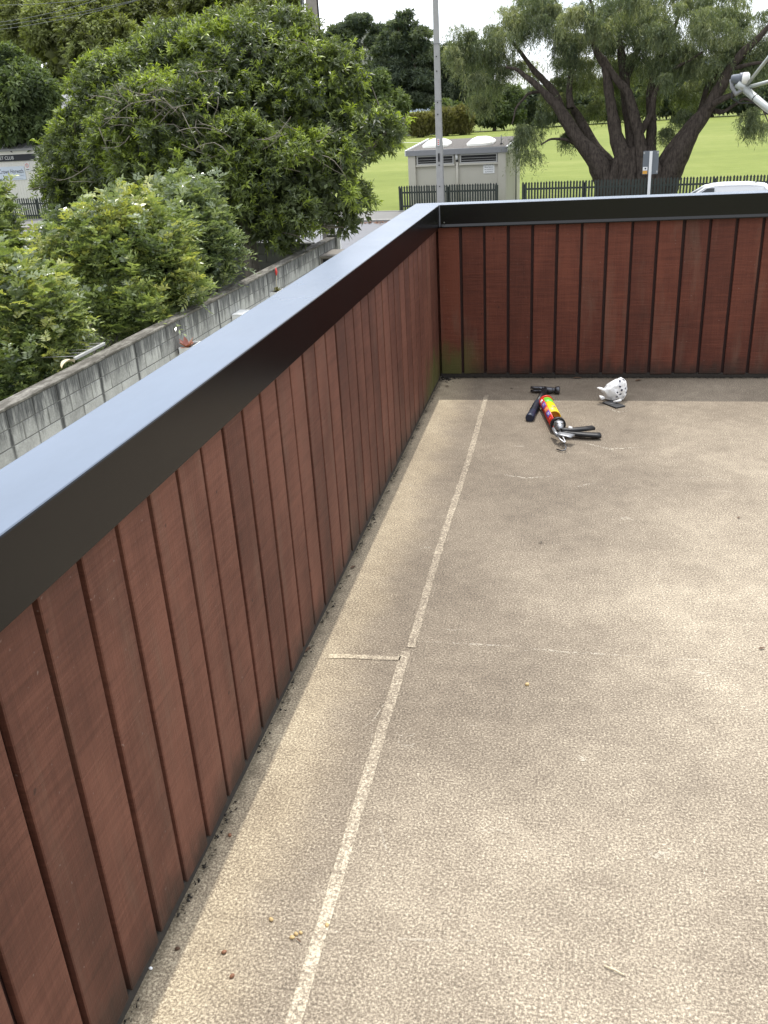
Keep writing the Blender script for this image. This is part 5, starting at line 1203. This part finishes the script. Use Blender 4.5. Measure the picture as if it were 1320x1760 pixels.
bgtree(360, 345, 58, [((350, 20, 50, 45), 0), ((395, 45, 40, 40), 0), ((330, 70, 40, 45), -1), ((400, 0, 50, 30), 1), ((350, 110, 40, 35), 0)], 'mid green conifer rising behind the left shoulder of the big tree', 'leaf_olive', 3300, 10, .34, .11, .4, (.38, .3, .1), fill=1600, fill_L=.9, bark='bark_pine')
bgtree(470, 345, 52, [((470, 25, 42, 45), 0), ((445, 60, 40, 45), 0), ((495, 70, 24, 45), 0), ((465, 110, 45, 35), 0), ((480, -10, 35, 30), 0)], 'bright feathery conifer just left of the wooden power pole', 'leaf_olive', 3300, 10, .34, .11, .4, (.62, .28, .25), fill=1500, fill_L=.9, bark='bark_pine')
bgtree(-40, 345, 62, [((0, 20, 60, 60), 0), ((-50, 60, 60, 60), 0), ((20, 80, 50, 45), 0), ((-20, 110, 60, 50), 0)], 'brown tinged tree filling the top left corner behind the cables', 'leaf_olive', 3300, 10, .38, .12, .45, (.4, .3, .12), fill=1500, fill_L=.95, bark='bark_pine')

# trees beyond the field -------------------------------------------------
far = dict(name='pine_tree', grp='dark pines beyond the field', bark='bark_pine')
kw = dict(sub=16, sub_r=(.30, .6), up=.4, fill=1100, fill_L=1.1, limbs=16, flat=.6, fill_w=.3, inner=.3)
bgtree(610, 200, 195, [((590, 58, 34, 16), 0), ((617, 42, 27, 17), 0), ((570, 74, 22, 14), 0), ((640, 76, 18, 12), 0), ((603, 88, 22, 12), 0)], 'slender open topped pine left of the tallest dark pine beyond the field', 'leaf_pine', 2600, 9, .70, .17, .42, (.5, .3, .08), trunk_top=tuple(ony(612, 60, 195)), **far, **kw)
bgtree(648, 200, 198, [((652, 54, 18, 10), 0), ((664, 66, 16, 10), 0), ((640, 70, 12, 8), 0), ((655, 95, 14, 9), 0)], 'thin pine with a bare leaning trunk between the two bigger pines', 'leaf_pine', 1200, 9, .70, .17, .28, (.5, .3, .08), trunk_top=tuple(ony(655, 66, 198)), **far, **kw)
bgtree(700, 200, 190, [((696, 30, 20, 10), 0), ((690, 46, 34, 12), 0), ((700, 62, 46, 14), 0), ((690, 84, 52, 16), 0), ((700, 104, 50, 16), 1), ((672, 118, 44, 18), 0), ((700, 140, 55, 22), 0), ((715, 54, 26, 9), 0), ((670, 70, 24, 10), 0), ((705, 172, 44, 20), 0)], 'tallest dark layered pine beyond the field left of the concrete pole', 'leaf_pine', 6800, 9, .70, .17, .7, (.42, .3, .10), trunk_top=tuple(ony(698, 60, 190)), **far, **dict(kw, fill=2600))
bgtree(745, 200, 196, [((740, 100, 34, 22), 0), ((752, 130, 44, 30), 0), ((735, 165, 40, 26), 0), ((770, 160, 30, 28), 0), ((728, 84, 18, 14), 0)], 'dark bushy pine directly behind the concrete pole', 'leaf_pine', 3600, 9, .70, .17, .5, (.45, .3, .10), **far, **dict(kw, fill=1400))
bgtree(805, 200, 192, [((800, 112, 34, 30), 0), ((815, 140, 40, 30), 0), ((790, 160, 30, 28), 0), ((775, 95, 22, 22), 0)], 'dark pine with pale bare limbs right of the concrete pole', 'leaf_pine', 3200, 9, .70, .17, .5, (.45, .3, .10), **far, **dict(kw, fill=1200))
bgtree(850, 215, 188, [((845, 185, 42, 26), 0), ((870, 170, 30, 22), 0), ((825, 195, 24, 18), 0), ((858, 200, 44, 16), 0), ((850, 210, 52, 9), 1)], 'rounded grey green tree at the field edge left of the weeping tree', 'leaf_green', 2600, 9, .75, .22, .35, (.34, .28, .08), fill=900, fill_L=1.2, fill_w=.35, sub=16)
bgtree(645, 215, 180, [((640, 150, 40, 26), 0), ((660, 180, 44, 26), 0), ((625, 190, 34, 24), 0), ((690, 195, 24, 12), 0), ((600, 160, 50, 34), 0)], 'mid green bushy tree at the foot of the dark pines', 'leaf_green', 3000, 9, .75, .22, .35, (.45, .3, .12), fill=1000, fill_L=1.2, fill_w=.35, sub=16)
bgtree(780, 215, 184, [((775, 190, 24, 9), 0), ((760, 184, 16, 8), 0)], 'small light green bush in front of the pine wood by the concrete pole', 'leaf_green', 500, 9, .8, .3, .15, (.65, .3, .12), fill=200, fill_L=1.4, sub=12)
for (x, y, rx, ry, Y, lab, tn) in ((930, 178, 40, 22, 196, 'dark tree at the field edge seen under the left limbs of the weeping tree', .36), (1000, 172, 45, 26, 200, 'dark tree at the field edge behind the left stems of the weeping tree', .30), (1075, 168, 45, 26, 204, 'dark tree at the field edge behind the middle stems of the weeping tree', .34),
        (1150, 162, 44, 30, 204, 'broad dark tree at the field edge behind the leaning right stem', .28), (1215, 156, 44, 34, 206, 'tall dark tree at the field edge below the dish receiver', .30), (1280, 154, 45, 34, 206, 'dark tree at the field edge behind the dish arm', .36), (1345, 150, 44, 36, 208, 'dark tree at the field edge cut by the right margin', .32)):
    bgtree(x, 210, Y, [((x, y, rx, ry), 0), ((x-rx*.6, y+8, rx*.6, ry*.7), 0), ((x+rx*.6, y+6, rx*.6, ry*.75), -2), ((x+4, y-ry*.55, rx*.5, ry*.45), 1), ((x-10, 231-.059*x+28, rx*1.25, 11), 1), ((x+14, 231-.059*x+22, rx*1.1, 13), 0)], lab, 'leaf_pine', 1300, 9, 1.0, .36, .35, (tn+.1, .28, .08), name='broad_tree', grp='dark trees along the far field edge', fill=900, fill_L=1.3, fill_w=.35, sub=14)
for (x, y, rx, ry, Y, lab) in ((722, 212, 26, 12, 170, 'tan tussock clump at the left end of the field edge'), (765, 206, 26, 14, 171, 'tan tussock clump beside the concrete pole at the field edge'), (795, 204, 18, 14, 172, 'tan tussock clump right of the concrete pole at the field edge')):
    c, q = E_(x, y, rx, ry, Y); base = (c[0], Y, G); r = empty('tussock', base); tag(r, lab, 'tussock', 'tan tussocks at the field edge')
    n = 1500; p = unit(rng.normal(size=(n, 3)))*q*rng.uniform(.3, 1, (n, 1))+c-np.array(base); p[:, 2] = np.where(rng.random(n) < .45, rng.uniform(.05, 1.0, n)*p[:, 2], p[:, 2]); p[:, 2] = np.maximum(p[:, 2], .1)
    crown('blades', r, M['leaf_flax'], [leaves(p, np.tile([0, 0, 1.], (n, 1)), 4, 1.5, .22, .9, (5, 60), .2, .25, np.clip(rng.normal(.5, .25, n), 0, 1))])
    MB().tube([(0, 0, 0), (0, 0, .35)], [.8, .5], 8).build('root_crown', M['leaf_flax'], r)
# grey building among the pines and the long low wall
c = ony(628, 92, 215.0); k = fwd_dist(c)/FPX; r = empty('grey_tower', (c[0], 215, G)); tag(r, 'grey concrete tower block half hidden among the far pines', 'building')
hb = c[2]+30*k-G; MB().box((-15*k, 0, 0), (13*k, 9, hb)).build('wall', M['pole_conc'], r); MB().box((-16*k, -.3, hb), (14*k, 9.3, hb+.5)).build('parapet', M['trim'], r)
for i in range(3):
    for j in range(5): MB().box((-11*k+i*8*k, -.06, hb-2.5-j*3.0), (-7*k+i*8*k, -.002, hb-1.2-j*3.0)).build('window', M['glass'], r)
MB().box((-17*k, 3, hb+.5), (-9*k, 6, hb+2.2)).build('lift_house', M['pole_conc'], r)
a_, b_ = ony(700, 200, 186), ony(800, 193, 186); r = empty('low_wall', (a_[0], 186, G)); tag(r, 'long low grey wall behind the tan tussocks at the field edge', 'wall')
MB().box((-6, 0, 0), (b_[0]-a_[0], .4, a_[2]-G)).build('wall_face', M['pole_conc'], r); MB().box((-6, -.15, a_[2]-G), (b_[0]-a_[0], .55, a_[2]-G+.35)).build('coping', M['trim'], r)
